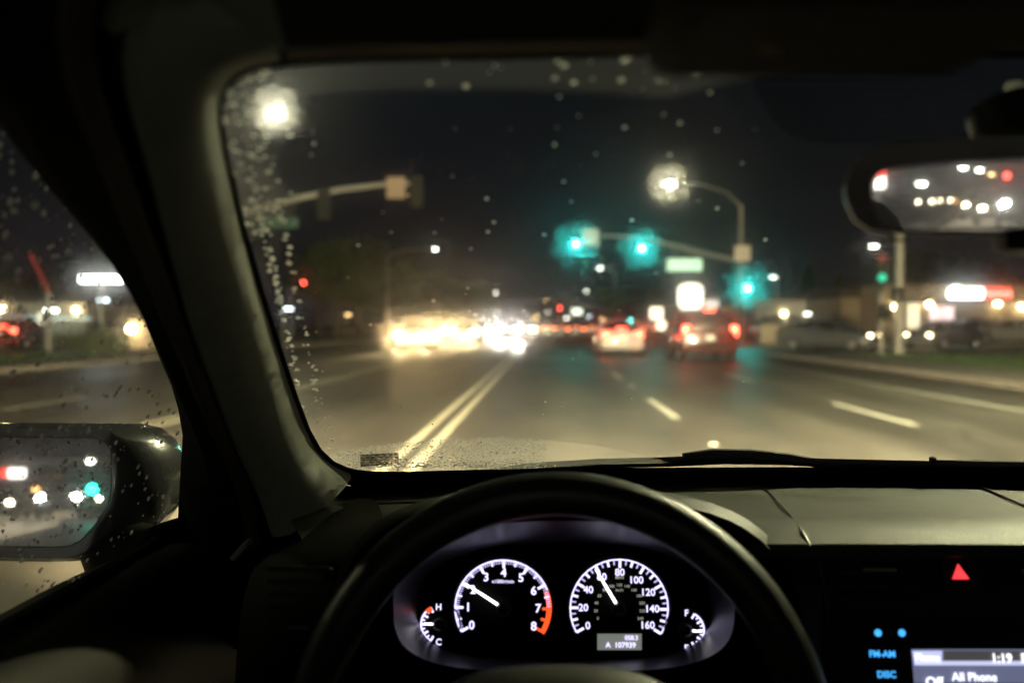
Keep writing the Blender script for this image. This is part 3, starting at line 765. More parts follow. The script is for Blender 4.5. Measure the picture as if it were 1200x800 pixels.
class NT:
    def __init__(s, name):
        s.m = bpy.data.materials.new(name); s.m.use_nodes = True; s.t = s.m.node_tree; s.t.nodes.clear()
    def n(s, typ, **kw):
        o = s.t.nodes.new(typ)
        for k, v in kw.items(): setattr(o, k, v)
        return o
    def set(s, o, **kw):
        for k, v in kw.items():
            k = int(k[1:]) if k[0] == '_' and k[1:].isdigit() else k
            i = o.inputs[k]
            if hasattr(v, 'is_output'): s.t.links.new(v, i)
            else: i.default_value = v
        return o
    def math(s, op, a, b=0.0, c=0.0, clamp=False):
        o = s.n('ShaderNodeMath', operation=op); o.use_clamp = clamp
        s.set(o, _0=a, _1=b, _2=c); return o.outputs[0]
    def vm(s, op, a, b=(0, 0, 0), scale=None):
        o = s.n('ShaderNodeVectorMath', operation=op); s.set(o, _0=a, _1=b)
        if scale is not None: s.set(o, Scale=scale)
        return o.outputs[1] if op in ('DISTANCE', 'DOT_PRODUCT', 'LENGTH') else o.outputs[0]
    def step(s, v, e, wd):
        o = s.n('ShaderNodeMapRange', interpolation_type='SMOOTHSTEP'); s.set(o, _0=v, _1=e-wd, _2=e+wd); return o.outputs[0]
    def mix(s, f, a, b):
        o = s.n('ShaderNodeMixShader'); s.set(o, _0=f, _1=a, _2=b); return o.outputs[0]
    def out(s, sh):
        o = s.n('ShaderNodeOutputMaterial'); s.set(o, Surface=sh); return s.m
def film_glass(name, wiped=True, halo=.165, streak=0, veil=.0014, refl=.003, halo2=.045):
    t = NT(name); g = t.n('ShaderNodeNewGeometry'); P = g.outputs['Position']; I = g.outputs['Incoming']
    if wiped:
        d1 = t.vm('DISTANCE', P, tuple(PIV1)); d2 = t.vm('DISTANCE', P, tuple(PIV2))
        side = t.vm('DOT_PRODUCT', t.vm('SUBTRACT', P, tuple(LA_)), tuple(LN))
        in1 = t.math('MULTIPLY', t.math('MULTIPLY', t.step(d1, RIN1, .0015), t.math('SUBTRACT', 1.0, t.step(d1, ROUT1, .006))), t.step(side, 0, .004))
        side2 = t.vm('DOT_PRODUCT', t.vm('SUBTRACT', P, tuple(PIV2)), tuple(LN2))
        in2 = t.math('MULTIPLY', t.math('SUBTRACT', 1.0, t.step(d2, ROUT2, .006)), t.step(side2, 0, .002))
        u = t.math('SUBTRACT', 1.0, t.math('MAXIMUM', in1, in2))
        dome = t.math('SUBTRACT', 1.0, t.step(d1, RIN1, .0015))
        uv = t.math('MULTIPLY_ADD', dome, 85.0, t.math('MULTIPLY', u, 16.0))
    else:
        u = t.math('ADD', .6, 0.0); uv = t.math('MULTIPLY', u, 26.0)
    nz = t.n('ShaderNodeTexNoise'); t.set(nz, Vector=P, Scale=30.0, Detail=4.0)
    sm = t.n('ShaderNodeMapRange'); t.set(sm, _0=nz.outputs[0], _1=.35, _2=.7, _3=.8, _4=1.2)
    # wiper smear: fine arcs about the pivot (and two sets of cleaning strokes) spread light across themselves
    rad = t.vm('NORMALIZE', t.vm('SUBTRACT', P, tuple(PIV1) if wiped else (0.0, 1.0, .4)))
    tan = t.vm('NORMALIZE', t.vm('CROSS_PRODUCT', rad, tuple(gnorm(on_glass(600, 300)))))
    wn = t.n('ShaderNodeTexWhiteNoise', noise_dimensions='3D'); t.set(wn, Vector=t.vm('SCALE', P, scale=9173.0))
    cs_ = t.n('ShaderNodeSeparateColor'); t.set(cs_, _0=wn.outputs['Color'])
    x = t.math('MULTIPLY_ADD', wn.outputs['Value'], 2.0, -1.0)
    x3 = t.math('MULTIPLY', t.math('MULTIPLY', x, t.math('MULTIPLY', x, x)), .40)
    k1 = t.math('GREATER_THAN', cs_.outputs[0], .5); k2 = t.math('GREATER_THAN', cs_.outputs[1], .5)
    tw = t.math('MULTIPLY', k1, t.math('MULTIPLY_ADD', k2, 1.0, -.5))      # 0, -1.2 or +1.4 across
    dr = t.vm('NORMALIZE', t.vm('ADD', rad, t.vm('SCALE', tan, scale=tw)))
    sn = t.vm('NORMALIZE', t.vm('ADD', I, t.vm('SCALE', dr, scale=x3)))
    def refr(rough, nrm):
        o = t.n('ShaderNodeBsdfRefraction'); t.set(o, Color=(1, 1, 1, 1), Roughness=rough, IOR=1.45, Normal=nrm); return o.outputs[0]
    clear = t.n('ShaderNodeBsdfTransparent'); t.set(clear, Color=(.93, .96, .93, 1))
    fu = t.math('MULTIPLY_ADD', u, 1.2, 1.0)
    sh = t.mix(t.math('MULTIPLY', t.math('MULTIPLY', fu, sm.outputs[0]), halo), clear.outputs[0], refr(.175, I))
    sh = t.mix(t.math('MULTIPLY', t.math('MULTIPLY', fu, sm.outputs[0]), halo2), sh, refr(.38, I))
    if streak: sh = t.mix(streak, sh, refr(.085, sn))
    tr = t.n('ShaderNodeBsdfTranslucent'); t.set(tr, Color=(.9, .9, .85, 1))
    sh = t.mix(t.math('MULTIPLY', t.math('ADD', uv, 1.0), veil), sh, tr.outputs[0])
    gl = t.n('ShaderNodeBsdfGlossy'); t.set(gl, Color=(1, 1, 1, 1), Roughness=.02)
    sh = t.mix(refl, sh, gl.outputs[0])
    return t.out(sh)
M_ws = film_glass('windshield glass with wiper smear')
M_sw = film_glass('side window glass', False, halo=.08, streak=0, veil=.0008, refl=.03, halo2=.02)
t = NT('mirror silver'); g = t.n('ShaderNodeBsdfGlossy'); t.set(g, Color=(.84, .84, .82, 1), Roughness=.015); g2 = t.n('ShaderNodeBsdfGlossy'); t.set(g2, Color=(.84, .84, .82, 1), Roughness=.20); g3 = t.n('ShaderNodeBsdfGlossy'); t.set(g3, Color=(.84, .84, .82, 1), Roughness=.5)
M_mirror = t.out(t.mix(.001, t.mix(.05, g.outputs[0], g2.outputs[0]), g3.outputs[0]))
def clear_glass(name, tint=.9, refl=.05):
    t = NT(name); c = t.n('ShaderNodeBsdfTransparent'); t.set(c, Color=(tint, tint, tint, 1))
    g = t.n('ShaderNodeBsdfGlossy'); t.set(g, Roughness=.02)
    return t.out(t.mix(refl, c.outputs[0], g.outputs[0]))
M_rg = film_glass('rear window glass', False, halo=.14, streak=0, veil=.0, refl=.0, halo2=.02)
def ws_x0(z): return -.285+.30*(z-1.0)
rows = [[Vector((x, glass_y(x, z), z)) for x in [ws_x0(z)+(.72-2*ws_x0(z))*i/44 for i in range(45)]] for z in [.985+.42*j/26 for j in range(27)]]
ws = MB().grid(rows).build('windshield', M_ws, CAR)

# --- outline of the glass opening, corner at lower left, up the pillar, along the roof
W = [(418, 556), (405, 553), (388, 545), (372, 530), (358, 505), (345, 470), (328, 420), (312, 370), (297, 320), (283, 270), (271, 220), (262, 180), (256, 145), (255, 122), (262, 102), (276, 88), (300, 78), (335, 72)]
T = [(335, 72), (420, 68), (520, 66), (640, 64), (760, 61), (880, 58), (1000, 58), (1120, 60), (1260, 64), (1500, 75), (1900, 95)]
def inward(path, d):
    o = []
    for i, p in enumerate(path):
        a = path[max(0, i-1)]; b = path[min(len(path)-1, i+1)]
        tx, ty = b[0]-a[0], b[1]-a[1]; L = math.hypot(tx, ty) or 1
        o.append((p[0]-ty/L*d, p[1]+tx/L*d))
    return o
full = [(1900, 560), (1500, 556), (1200, 554), (900, 553), (700, 554), (560, 556), (480, 558), (440, 558)] + W + T[1:]
fb = inward(full, 6)
fr = MB().grid([[on_glass(px, py, -.004) for px, py in inward(full, -14)], [on_glass(px, py, -.004) for px, py in fb]])
fr.build('frit_band', M_matte, ws, False)
# dotted shade band behind the mirror
t = NT('dotted frit'); g = t.n('ShaderNodeTexCoord'); vo = t.n('ShaderNodeTexVoronoi'); t.set(vo, Vector=g.outputs['Object'], Scale=420.0, Randomness=.0)
tr = t.n('ShaderNodeBsdfTransparent'); df = t.n('ShaderNodeBsdfDiffuse'); t.set(df, Color=(.012, .014, .012, 1))
M_frit = t.out(t.mix(t.math('LESS_THAN', vo.outputs['Distance'], .42), tr.outputs[0], df.outputs[0]))
band = [(855, 52), (872, 75), (886, 105), (902, 138), (925, 160), (960, 169), (1000, 170), (1100, 172), (1300, 176), (1500, 170), (1500, 60), (1200, 52), (1000, 50)]
ctr = on_glass(1150, 100, -.005)
mb = MB(); pts = [on_glass(a, b, -.005) for a, b in band]
mb.add(pts+[ctr], [(i, (i+1) % len(pts), len(pts)) for i in range(len(pts))]); mb.build('shade_band', M_frit, ws, False)
# inspection sticker, a dark printed label at the lower corner
sq = [(422, 532.5), (467.5, 530), (467, 543), (422.5, 547)]
t = NT('printed sticker film'); g = t.n('ShaderNodeTexCoord'); wv = t.n('ShaderNodeTexWave', wave_type='BANDS', bands_direction='Z'); t.set(wv, Vector=g.outputs['Object'], Scale=95.0, Distortion=9.0, Detail=3.0)
wv.inputs['Detail Scale'].default_value = 2.5
tr = t.n('ShaderNodeBsdfTransparent'); df = t.n('ShaderNodeBsdfDiffuse'); t.set(df, Color=(.012, .013, .011, 1))
pr_ = t.n('ShaderNodeMapRange'); t.set(pr_, _0=wv.outputs[0], _1=.55, _2=.95, _3=.94, _4=.55)
M_stk = t.out(t.mix(pr_.outputs[0], tr.outputs[0], df.outputs[0]))
MB().poly([on_glass(a, b, -.006) for a, b in sq]).build('sticker', M_stk, ws, False)
# --- pillar trim at the left
PW = W[::-1][:]            # from the roof down
LIP = [(325, 62), (296, 66), (268, 76), (252, 92), (243, 118), (244, 145), (249, 182), (258, 222), (269, 272), (283, 322), (297, 372), (312, 422), (328, 472), (340, 508), (353, 536), (371, 556), (386, 570), (392, 584)]
MID = [(290, 34), (260, 45), (235, 60), (222, 85), (217, 118), (219, 150), (226, 190), (232, 230), (240, 282), (252, 332), (266, 382), (280, 432), (297, 486), (310, 525), (322, 552), (338, 580), (350, 600), (358, 622)]
BB = [(200, -40), (170, -10), (155, 30), (148, 70), (155, 118), (166, 155), (178, 195), (190, 240), (203, 290), (217, 340), (230, 390), (250, 440), (268, 490), (284, 530), (296, 555), (310, 585), (318, 605), (324, 630)]
rowW = [on_glass(*p, off=-.006) for p in PW]
def nearer(px, py, ref, d): return at(px, py, ref.y-d)
rowL = [nearer(*p, r, .046*r.y) for p, r in zip(LIP, rowW)]
rowL2 = [nearer((a[0]*.8+b[0]*.2), (a[1]*.8+b[1]*.2), r, .056*r.y) for a, b, r in zip(LIP, MID, rowW)]
rowM = [nearer(*p, r, .075*r.y) for p, r in zip(MID, rowW)]
rowB = [nearer(*p, r, .088*r.y) for p, r in zip(BB, rowW)]
rowB2 = [nearer(p[0]-6, p[1], r, .075*r.y) for p, r in zip(BB, rowW)]
MB().grid([rowW, rowL, rowL2, rowM, rowB, rowB2]).build('pillar_trim', M_pillar, CAR, sub=1)
# --- door frame with its black seals, side window plane
def side_x(z): return -.42 + .35*(z-.97)
def on_side(px, py, off=0.0):
    d = sight(px, py); t = (-.42 + .35*(EYE.z-.97) + off)/(d.x-.35*d.z)
    return EYE+d*t
FE = [(-150, -90), (-110, -30), (-80, 20), (-60, 60), (-40, 95), (-20, 122), (0, 147), (28, 185), (58, 222), (108, 280), (144, 325), (167, 370), (187, 420), (201, 452), (209, 480), (214, 510), (211, 560), (206, 655)]
rowF = [on_side(px, py) for px, py in FE]
rowFm = [Vector((f.x*.5+b.x*.5-.004, f.y*.5+b.y*.5-.03, f.z*.5+b.z*.5)) for f, b in zip(rowF, rowB)]
rowFs = [f.lerp(m, .22)+Vector((.006, -.008, 0)) for f, m in zip(rowF, rowFm)]
rowF2 = [EYE+(f-EYE)*1.045+Vector((.004, .004, 0)) for f in rowF]
MB().grid([[b+Vector((.0, .012, 0)) for b in rowB], rowFm, rowFs, rowF, rowF2]).build('door_frame', M_matte, CAR)
seal = [rowB[i].lerp(rowFm[i], .35)+Vector((.004, -.012, 0)) for i in range(len(rowB))]
MB().tube(seal, .007, 8).build('door_seal', mat('brown weather strip', (.035, .024, .018), .8, var=.1), CAR)
# side window pane
sw = MB().grid([[Vector((side_x(z)-.012, y, z)) for y in [-1.3+i*.1 for i in range(26)]] for z in [.90+.46*j/8 for j in range(9)]]).build('side_window', M_sw, CAR)
# --- headliner and roof shell
top = []
for (px, py) in T: top.append(on_glass(px, py, -.006))
r1 = [nearer(px, py-6, r, .010) for (px, py), r in zip(T, top)]
r2 = [nearer(px, py-13, r, .018) for (px, py), r in zip(T, top)]
r3 = [nearer(px, py-15, r, .030) for (px, py), r in zip(T, top)]
lip = MB().grid([top, r1, r2]); lip.build('headliner_edge', M_lip, CAR)
def roofz(x, y): return 1.395 - .05*((x-.36)/.6)**2 - .035*((y+.4)/.9)**2
xs = [p.x for p in r3]
r4 = [Vector((p.x, p.y-.04, max(p.z+.012, 1.35))) for p in r3]
rows = [r2, r3, r4] + [[Vector((x, y, roofz(x, y))) for x in xs] for y in (.15, 0, -.3, -.7, -1.1, -1.25)]
left_edge = [Vector((-.52, p.y, p.z-.0)) for p in (r4[0],)]
hl_ = MB().grid(rows)
# left roof rail closes the gap to the door frame
hl_.build('headliner', M_head, CAR)
rr_ = MB(); rr_.grid([[on_side(-600, -800), on_side(-300, -250), rowF[0], rowF[2], rowF[5]], [Vector((-.12, -.7, 1.36)), Vector((-.10, .05, 1.37)), rowB[0], rowB[1], rowB[2]], [Vector((xs[0], -.7, roofz(xs[0], -.7)-.004)), Vector((xs[0], .05, roofz(xs[0], .05)-.004)), r4[0], r3[0], r2[0]]])
rr_.build('roof_rail', M_pillar, CAR)
oc_ = MB().box(at(985, 14, .33), (.12, .10, .022)).build('overhead_console', M_head, CAR, bevel=.01)
MB().lathe(at(901, 36, .33), (0, -.7, -.7), [(.006, 0), (.006, .004), (0, .006)], 10).build('glint_knob', mat('beige glint', (.25, .16, .09), .5), oc_)  # beige knob stands in for a small glint
# outer roof skin keeps the sky off the cabin
MB().grid([[Vector((x, y, roofz(x, y)+.03)) for x in [-.3+1.3*i/10 for i in range(11)]] for y in (.42, .2, -.3, -.8, -1.25)]).build('roof', M_paint, CAR)

# --- dashboard
def dz(x): return -.018*((x-.36)/.8)**2
prof = [(1.22, 1.012), (1.15, 1.0185), (1.10, 1.020), (1.0, 1.0245), (.92, 1.0305), (.86, 1.0365), (.825, 1.0375), (.805, 1.0345), (.788, 1.029), (.783, 1.021), (.80, 1.010), (.85, .98), (.87, .82), (.88, .6), (.9, .3)]
xs = [-.40+1.62*i/150 for i in range(151)]
def dash_pt(x, y, z):
    if x < 0: x = x*((.160+.53*max(0, y-.8))/.40)            # the left end tapers towards the driver
    yy = y-(.05*((x-.36)/.7)**2 if y > 1.05 else 0)
    k = min(1, max(0, (abs(x-.015)-.128)/.012))                 # open behind the cluster hood
    k2 = min(1, max(0, (-.13-x)/.04)); z -= k2*.42*max(0, .985-y)   # the left end falls away to the door
    return Vector((x, yy if yy > .905 else yy*k+(.905+(.905-yy)*.02)*(1-k), z+dz(x)))
ds = MB().grid([[dash_pt(x, y, z) for x in xs] for y, z in prof]).build('dashboard', M_dash, CAR)
def on_dash(px, py, up=.0012):
    d = sight(px, py); lo, hi = .3, 1.4
    def h(y):   # profile height
        for (y0, z0), (y1, z1) in zip(prof, prof[1:]):
            if y1 <= y <= y0: return z1+(z0-z1)*(y-y1)/(y0-y1)
        return prof[0][1] if y > 1 else prof[9][1]
    for _ in range(40):
        t = (lo+hi)/2; p = EYE+d*t
        if p.z < h(p.y)+dz(p.x)+up: hi = t
        else: lo = t
    return EYE+d*lo
MB().tube([on_dash(*p) for p in ((882, 562), (905, 580), (925, 602), (940, 622), (950, 640))], .001, 6).build('panel_seam', M_blackp, ds)
MB().tube([on_dash(*p) for p in ((1138, 566), (1160, 575), (1200, 592), (1240, 610))], .0013, 6).build('panel_seam', M_blackp, ds)
for a, b in (((748, 562), (948, 560)), ((995, 560), (1200, 563))):
    p, q_ = on_dash(*a), on_dash(*b)
    MB().grid([[p+Vector((0, 0, .0015)), q_+Vector((0, 0, .0015))], [p+Vector((0, .022, .0015)), q_+Vector((0, .022, .0015))]]).build('defroster_slot', M_matte, ds, False)
for k, (a, b) in enumerate((((436, 566), (560, 562)), ((440, 590), (515, 587)))):
    MB().tube([on_dash(*a), on_dash((a[0]+b[0])/2, (a[1]+b[1])/2), on_dash(*b)], .0012, 6).build('panel_seam', M_blackp, ds)
# side end cap of the dash with the corner vent
cap = MB()
cap.grid([[at(px, py, Y) for px, py, Y in r] for r in (((322, 640, .97), (345, 618, 1.0), (395, 586, 1.04), (440, 580, 1.03)), ((300, 655, .93), (330, 640, .94), (395, 606, .94), (450, 600, .93)), ((286, 690, .88), (310, 680, .86), (392, 655, .85), (450, 650, .85)), ((276, 760, .84), (300, 755, .82), (385, 740, .81), (450, 740, .81)), ((270, 900, .82), (300, 900, .80), (380, 900, .79), (450, 900, .79)))])
cp = cap.build('dash_end', mat('shaded dash end plastic', (.007, .007, .005), .7, spec=.06, var=.1, bump=.3, bscale=700), CAR, sub=1)  # colour darkened below the dash plastic to stand in for shade
MB().grid([[at(250, 590, 1.10), at(420, 575, 1.10)], [at(250, 760, 1.04), at(420, 760, 1.04)]]).build('gap_filler', M_matte, CAR, False)  # black sheet added to close the light gap beside the dash
vt = MB()
for i in range(5):
    a, b = at(318, 668+i*15, .80), at(386, 664+i*15, .79)
    vt.box((a+b)/2, ((b-a).length, .014, .003), Matrix.Rotation(R(-18), 3, 'X'))
vo_ = vt.build('vent', M_blackp, CAR, False, bevel=.001)
MB().box(at(350, 734, .785), (.016, .006, .003)).build('tab', M_galv, vo_, bevel=.001)

# --- cluster hood (binnacle) and bezel
def sgn(v, e): return math.copysign(abs(v)**e, v)
NH = 56
def arch(cx, cz, a, bt, bb, y, e=.72):
    o = []
    for k in range(NH):
        th = 2*math.pi*k/NH
        s = math.sin(th)
        o.append(Vector((cx+a*sgn(math.cos(th), e), y, cz+(bt if s > 0 else bb)*sgn(s, e))))
    return o
def oval(cx, cy, a, bt, bb, e1, e2):
    o = []
    for k in range(NH):
        th = 2*math.pi*k/NH; s = math.sin(th); e = e1 if s > 0 else e2
        o.append((cx+a*sgn(math.cos(th), e), cy-(bt if s > 0 else bb)*sgn(s, e)))
    return o
CT = R(16); CN = Vector((0, -math.cos(CT), math.sin(CT))); CU = Vector((0, math.sin(CT), math.cos(CT))); CR = Vector((1, 0, 0))
CO = at(661, 705, .870)
def dialp(px, py, off=0.0):
    d = sight(px, py); o = CO+CN*off
    return EYE+d*((o-EYE).dot(CN)/d.dot(CN))
a0 = arch(.015, .90, .165, .125, .2, 1.06, .6); a1 = arch(.015, .90, .186, .160, .2, .86, .6); a2 = arch(.015, .90, .194, .168, .2, .80, .6); a3 = arch(.015, .90, .189, .162, .2, .785, .6)
ov0 = [at(x, y, .80) for x, y in oval(661, 702, 200, 92, 84, .80, .55)]
hd = MB().grid([a0, a1, a2, a3], True); hd.build('cluster_hood', M_hood, CAR)
MB().grid([a3, ov0], True).build('cluster_surround', M_matte, CAR)
ov1 = [at(x, y, .81) for x, y in oval(661, 702, 196, 89, 81, .80, .55)]
ov2 = [dialp(x, y, .003) for x, y in oval(661, 705, 172, 70, 68, .85, .6)]
MB().grid([ov0, ov1, ov2], True).build('cluster_bezel', M_bezel, CAR)
MB().poly([dialp(x, y, 0) for x, y in oval(661, 705, 176, 74, 72, .85, .6)]).build('cluster_face', M_matte, CAR, False)
E_dial = emis('dial light', (.74, .68, 1.0), 1.7)
E_tick = emis('dial tick light', (.62, .58, 1.0), 1.1)
E_needle = emis('needle light', (1, .95, 1.0), 3.2)
E_redz = emis('red zone light', (1, .10, .02), 1.3)
E_dim = emis('dial small print', (.7, .75, .6), .45)
KD = (dialp(700, 705)-dialp(600, 705)).length/100
def pol(c, r, deg): return (c[0]+r*math.cos(R(deg)), c[1]-r*math.sin(R(deg)))
def tick(mb, c, r0, r1, deg, wd, off=.0015, mi=0):
    a = R(deg); dx, dy = -math.sin(a)*wd/2, -math.cos(a)*wd/2
    p0, p1 = pol(c, r0, deg), pol(c, r1, deg)
    mb.poly([dialp(p0[0]-dx, p0[1]-dy, off), dialp(p1[0]-dx, p1[1]-dy, off), dialp(p1[0]+dx, p1[1]+dy, off), dialp(p0[0]+dx, p0[1]+dy, off)], mi)
def arc(mb, c, r0, r1, d0, d1, off=.001, mi=0, n=24):
    A_ = [dialp(*pol(c, r0, d0+(d1-d0)*i/n), off) for i in range(n+1)]; B_ = [dialp(*pol(c, r1, d0+(d1-d0)*i/n), off) for i in range(n+1)]
    mb.grid([A_, B_], mi=mi)
def dial(name, c, rad):
    mb = MB(); mb.lathe(dialp(*c, .0005), CN, [(0, 0), ((rad+3)*KD, 0), ((rad+3.5)*KD, .004), ((rad+2.2)*KD, .004), ((rad+1.5)*KD, .0006)], 48)
    return mb.build(name, M_matte, CAR)
def needle(parent, c, r0, r1, deg, w0=3.6, w1=1.6):
    mb = MB(); a = R(deg); rows = []
    for rr, wd in ((r0, w0), (r1*.55, w0*.85), (r1, w1)):
        p = pol(c, rr, deg); dx, dy = -math.sin(a)*wd/2, -math.cos(a)*wd/2
        rows.append([dialp(p[0]-dx, p[1]-dy, .006), dialp(p[0], p[1], .0075), dialp(p[0]+dx, p[1]+dy, .006)])
    mb.grid(rows); n_ = mb.build('needle', E_needle, parent, False)
    MB().lathe(dialp(*c, .002), CN, [(7.5*KD, 0), (7.2*KD, .005), (5*KD, .0075), (0, .008)], 24).build('hub_cap', M_blackp, parent)
# tachometer
tc_ = (589.5, 712); ta = dial('tachometer', tc_, 57)
sc = MB()
for k in range(0, 71):
    dg = 209-k*3.0
    if k % 10 == 0: tick(sc, tc_, 46.5, 56, dg, 3.0)
    elif k % 5 == 0: tick(sc, tc_, 50, 56, dg, 2.2)
arc(sc, tc_, 55, 57, 209, 22)
for k in range(9): 
    p = pol(tc_, 41 if k not in (0, 8) else 42, 209-k*30); put_text(sc, str(k), dialp(*p, .0015), CR, CU, 13.5*KD, .02)
sc.build('scale', E_dial, ta, False)
fine = MB()
for k in range(0, 71): 
    if k % 5: tick(fine, tc_, 51.5, 56, 209-k*3.0, 1.2)
fine.build('fine_scale', E_tick, ta, False)
rz = MB(); arc(rz, tc_, 51, 57, 21, -31)
for k in range(70, 81, 5): tick(rz, tc_, 46, 57, 209-k*3.0, 3.2, .002)
rz.build('red_zone', E_redz, ta, False)
tx = MB(); put_text(tx, 'x1000r/min', dialp(589.5, 681, .0015), CR, CU, 5.6*KD, .012); tx.build('unit_text', E_dial, ta, False)
needle(ta, tc_, -3, 53, 147)
# speedometer
sc_ = (725.6, 712.5); sp = dial('speedometer', sc_, 58)
sc = MB(); fine = MB()
for k in range(0, 33):
    dg = 209-k*7.5
    if k % 4 == 0: tick(sc, sc_, 47.5, 57, dg, 3.0)
    elif k % 2 == 0: tick(sc, sc_, 50, 57, dg, 2.6)
    else: tick(fine, sc_, 51, 57, dg, 1.7)
arc(sc, sc_, 56.5, 58.2, 209, -31)
for k in range(9):
    n_ = str(k*20); p = pol(sc_, 42 if len(n_) < 3 else 38.5, 209-k*30); put_text(sc, n_, dialp(p[0], p[1], .0015), CR, CU, 11.5*KD, .016)
sc.build('scale', E_dial, sp, False); fine.build('fine_scale', E_tick, sp, False)
tx = MB()
for k in range(0, 13):
    p = pol(sc_, 27.5, 205-k*19.2)
    if k not in (0, 12) or 1: put_text(tx, str(k*20), dialp(p[0], p[1], .0015), CR, CU, 4.6*KD, .012)
put_text(tx, 'MPH', dialp(726, 676.5, .0015), CR, CU, 5.0*KD, .012); put_text(tx, 'km/h', dialp(726, 691, .0015), CR, CU, 4.4*KD, .012)
tx.build('inner_scale', E_dim, sp, False)
needle(sp, sc_, -3, 54, 121)
lc = MB().poly([dialp(x, y, .002) for x, y in ((700, 742), (752, 742), (752, 761), (700, 761))]).build('odometer', emis('odometer glow', (.62, .66, .60), .28), sp, False)
tx = MB(); put_text(tx, '058.3', dialp(740, 747, .003), CR, CU, 7*KD, .015); put_text(tx, 'A  107939', dialp(727.5, 755.5, .003), CR, CU, 8.2*KD, .015)
tx.build('digits', E_dial, sp, False)
# temperature and fuel
def small(name, c, left, top_, bot, dg):
    g = dial(name, c, 22); mb = MB(); s = 1 if left else -1
    base = 180 if left else 0
    d0, d1 = (118, 242) if left else (62, -62)
    arc(mb, c, 20.5, 22.5, d0, d1)
    for k in range(9): tick(mb, c, 17.5 if k % 2 else 15.5, 22, d0+(d1-d0)*k/8, 1.8 if k % 2 else 2.4)
    put_text(mb, top_, dialp(c[0]-s*1.0, c[1]-20, .0015), CR, CU, 10*KD, .02); put_text(mb, bot, dialp(c[0]-s*1.0, c[1]+21, .0015), CR, CU, 10*KD, .02)
    mb.build('scale', E_dial, g, False)
    needle(g, c, -2, 19, dg, 3.2, 1.8)
    return g
tg = small('temperature_gauge', (515, 731), True, 'H', 'C', 178)
rr = MB(); arc(rr, (515, 731), 18, 23.2, 136, 116, .002); rr.build('red_zone', E_redz, tg, False)
fg = small('fuel_gauge', (803.5, 738), False, 'F', 'E', -4)
# lens over the dials
# --- steering wheel
WC = at(655, 866, .655); WT = R(25); WU = Vector((0, math.sin(WT), math.cos(WT))); WN = Vector((0, -math.cos(WT), math.sin(WT)))
wheel = MB(); rows = []
for i in range(96):
    a = 2*math.pi*i/96; d = CR*math.cos(a)+WU*math.sin(a)
    rows.append([WC + d*(.1665+.0160*math.cos(b)) + WN*(.0185*math.sin(b)) for b in [2*math.pi*j/16 for j in range(16)]])
rows.append(rows[0]); wheel.grid(rows, True)
sw_ = wheel.build('steering_wheel', M_leather, CAR)
hb = MB(); rows = []
for sc2, dn in ((1.0, -.05), (1.0, .0), (.93, .014), (.7, .024), (.35, .028), (0.01, .029)):
    rows.append([WC - WU*.022 + CR*sgn(math.cos(a), .75)*.100*sc2 + WU*sgn(math.sin(a), .75)*.070*sc2 + WN*dn for a in [2*math.pi*j/40 for j in range(40)]])
hb.grid(rows, True); hb.build('hub', M_hood, sw_)
for s in (-1, 1):
    MB().tube([WC+CR*s*.08-WU*.02, WC+CR*s*.13-WU*.028, WC+CR*s*.163-WU*.03], [.02, .016, .013], 10).build('spoke', M_leather, sw_)
MB().tube([WC-WU*.07, WC-WU*.162], [.022, .014], 10).build('spoke', M_leather, sw_)
MB().tube([WC+WN*-.03, WC+WN*-.22], [.045, .05], 16).build('steering_column', M_matte, CAR)
# --- centre stack, hazard switch, screen
SN = Vector((0, -.955, .296)).normalized(); SU = Vector((0, .296, .955)).normalized(); SO = at(1100, 700, .785)
def stk(px, py, off=0.0):
    d = sight(px, py); o = SO+SN*off
    return EYE+d*((o-EYE).dot(SN)/d.dot(SN))
KS = (stk(1100, 700)-stk(1000, 700)).length/100
sk = MB()
sk.grid([[stk(x, y, o) for x in (962, 970, 1000, 1100, 1200, 1300, 1395, 1405)] for y, o in ((636, -.02), (641, -.003), (650, 0), (720, .002), (800, .004), (1000, .01))])
ck = sk.build('center_stack', M_blackp, CAR)
MB().tube([stk(958, 650, .002), stk(966, 690, .003), stk(974, 740, .004), stk(980, 800, .004)], .002, 6).build('trim_strip', M_hood, ck)
def rbox(mb, px, py, wp, hp, off, dep=.003):
    c = stk(px, py, off); mb.box(c, (wp*KS, dep, hp*KS), Matrix((CR, -SN, SU)).transposed()); return mb
M_tab = mat('satin tab', (.30, .29, .22), .4, .4, var=.1)
for px, py, wp in ((1031, 667, 40), (1113, 645, 28), (1200, 668, 6)):
    rbox(MB(), px, py, wp, 4, .004).build('vent_tab', M_tab, ck, False, bevel=.0008)
vm_ = MB()
for i in range(4): rbox(vm_, 1031, 655+i*16, 92, 3, .002); rbox(vm_, 1216, 655+i*16, 92, 3, .002)
vm_.build('air_vent', M_blackp, ck, False)
hz = rbox(MB(), 1125, 668, 44, 40, .002).build('hazard_switch', M_blackp, ck, False, bevel=.001)
MB().poly([stk(x, y, .005) for x, y in ((1116, 678), (1136, 678), (1122.5, 660))]).build('triangle', emis('hazard red', (1, .05, .06), 1.5), hz, False)
E_bl = emis('button blue', (.06, .42, 1.0), 1.4)
for px, py, txt, wp in ((1029, 741, None, 0), (1057, 741, None, 0), (1034, 766, 'FM-AM', 28), (1039, 790, 'DISC', 26)):
    b = rbox(MB(), px, py, max(wp, 12)+10, 16, .003).build('radio_button', M_blackp, ck, False, bevel=.0008)
    g = MB()
    if txt: put_text(g, txt, stk(px, py, .0055), CR, SU, 10*KS, .03)
    else: g.lathe(stk(px, py, .0052), SN, [(0, 0.0), (4.2*KS, 0)], 16)
    g.build('legend', E_bl, b, False)
E_scr = emis('screen glow', (.30, .33, .55), .42)
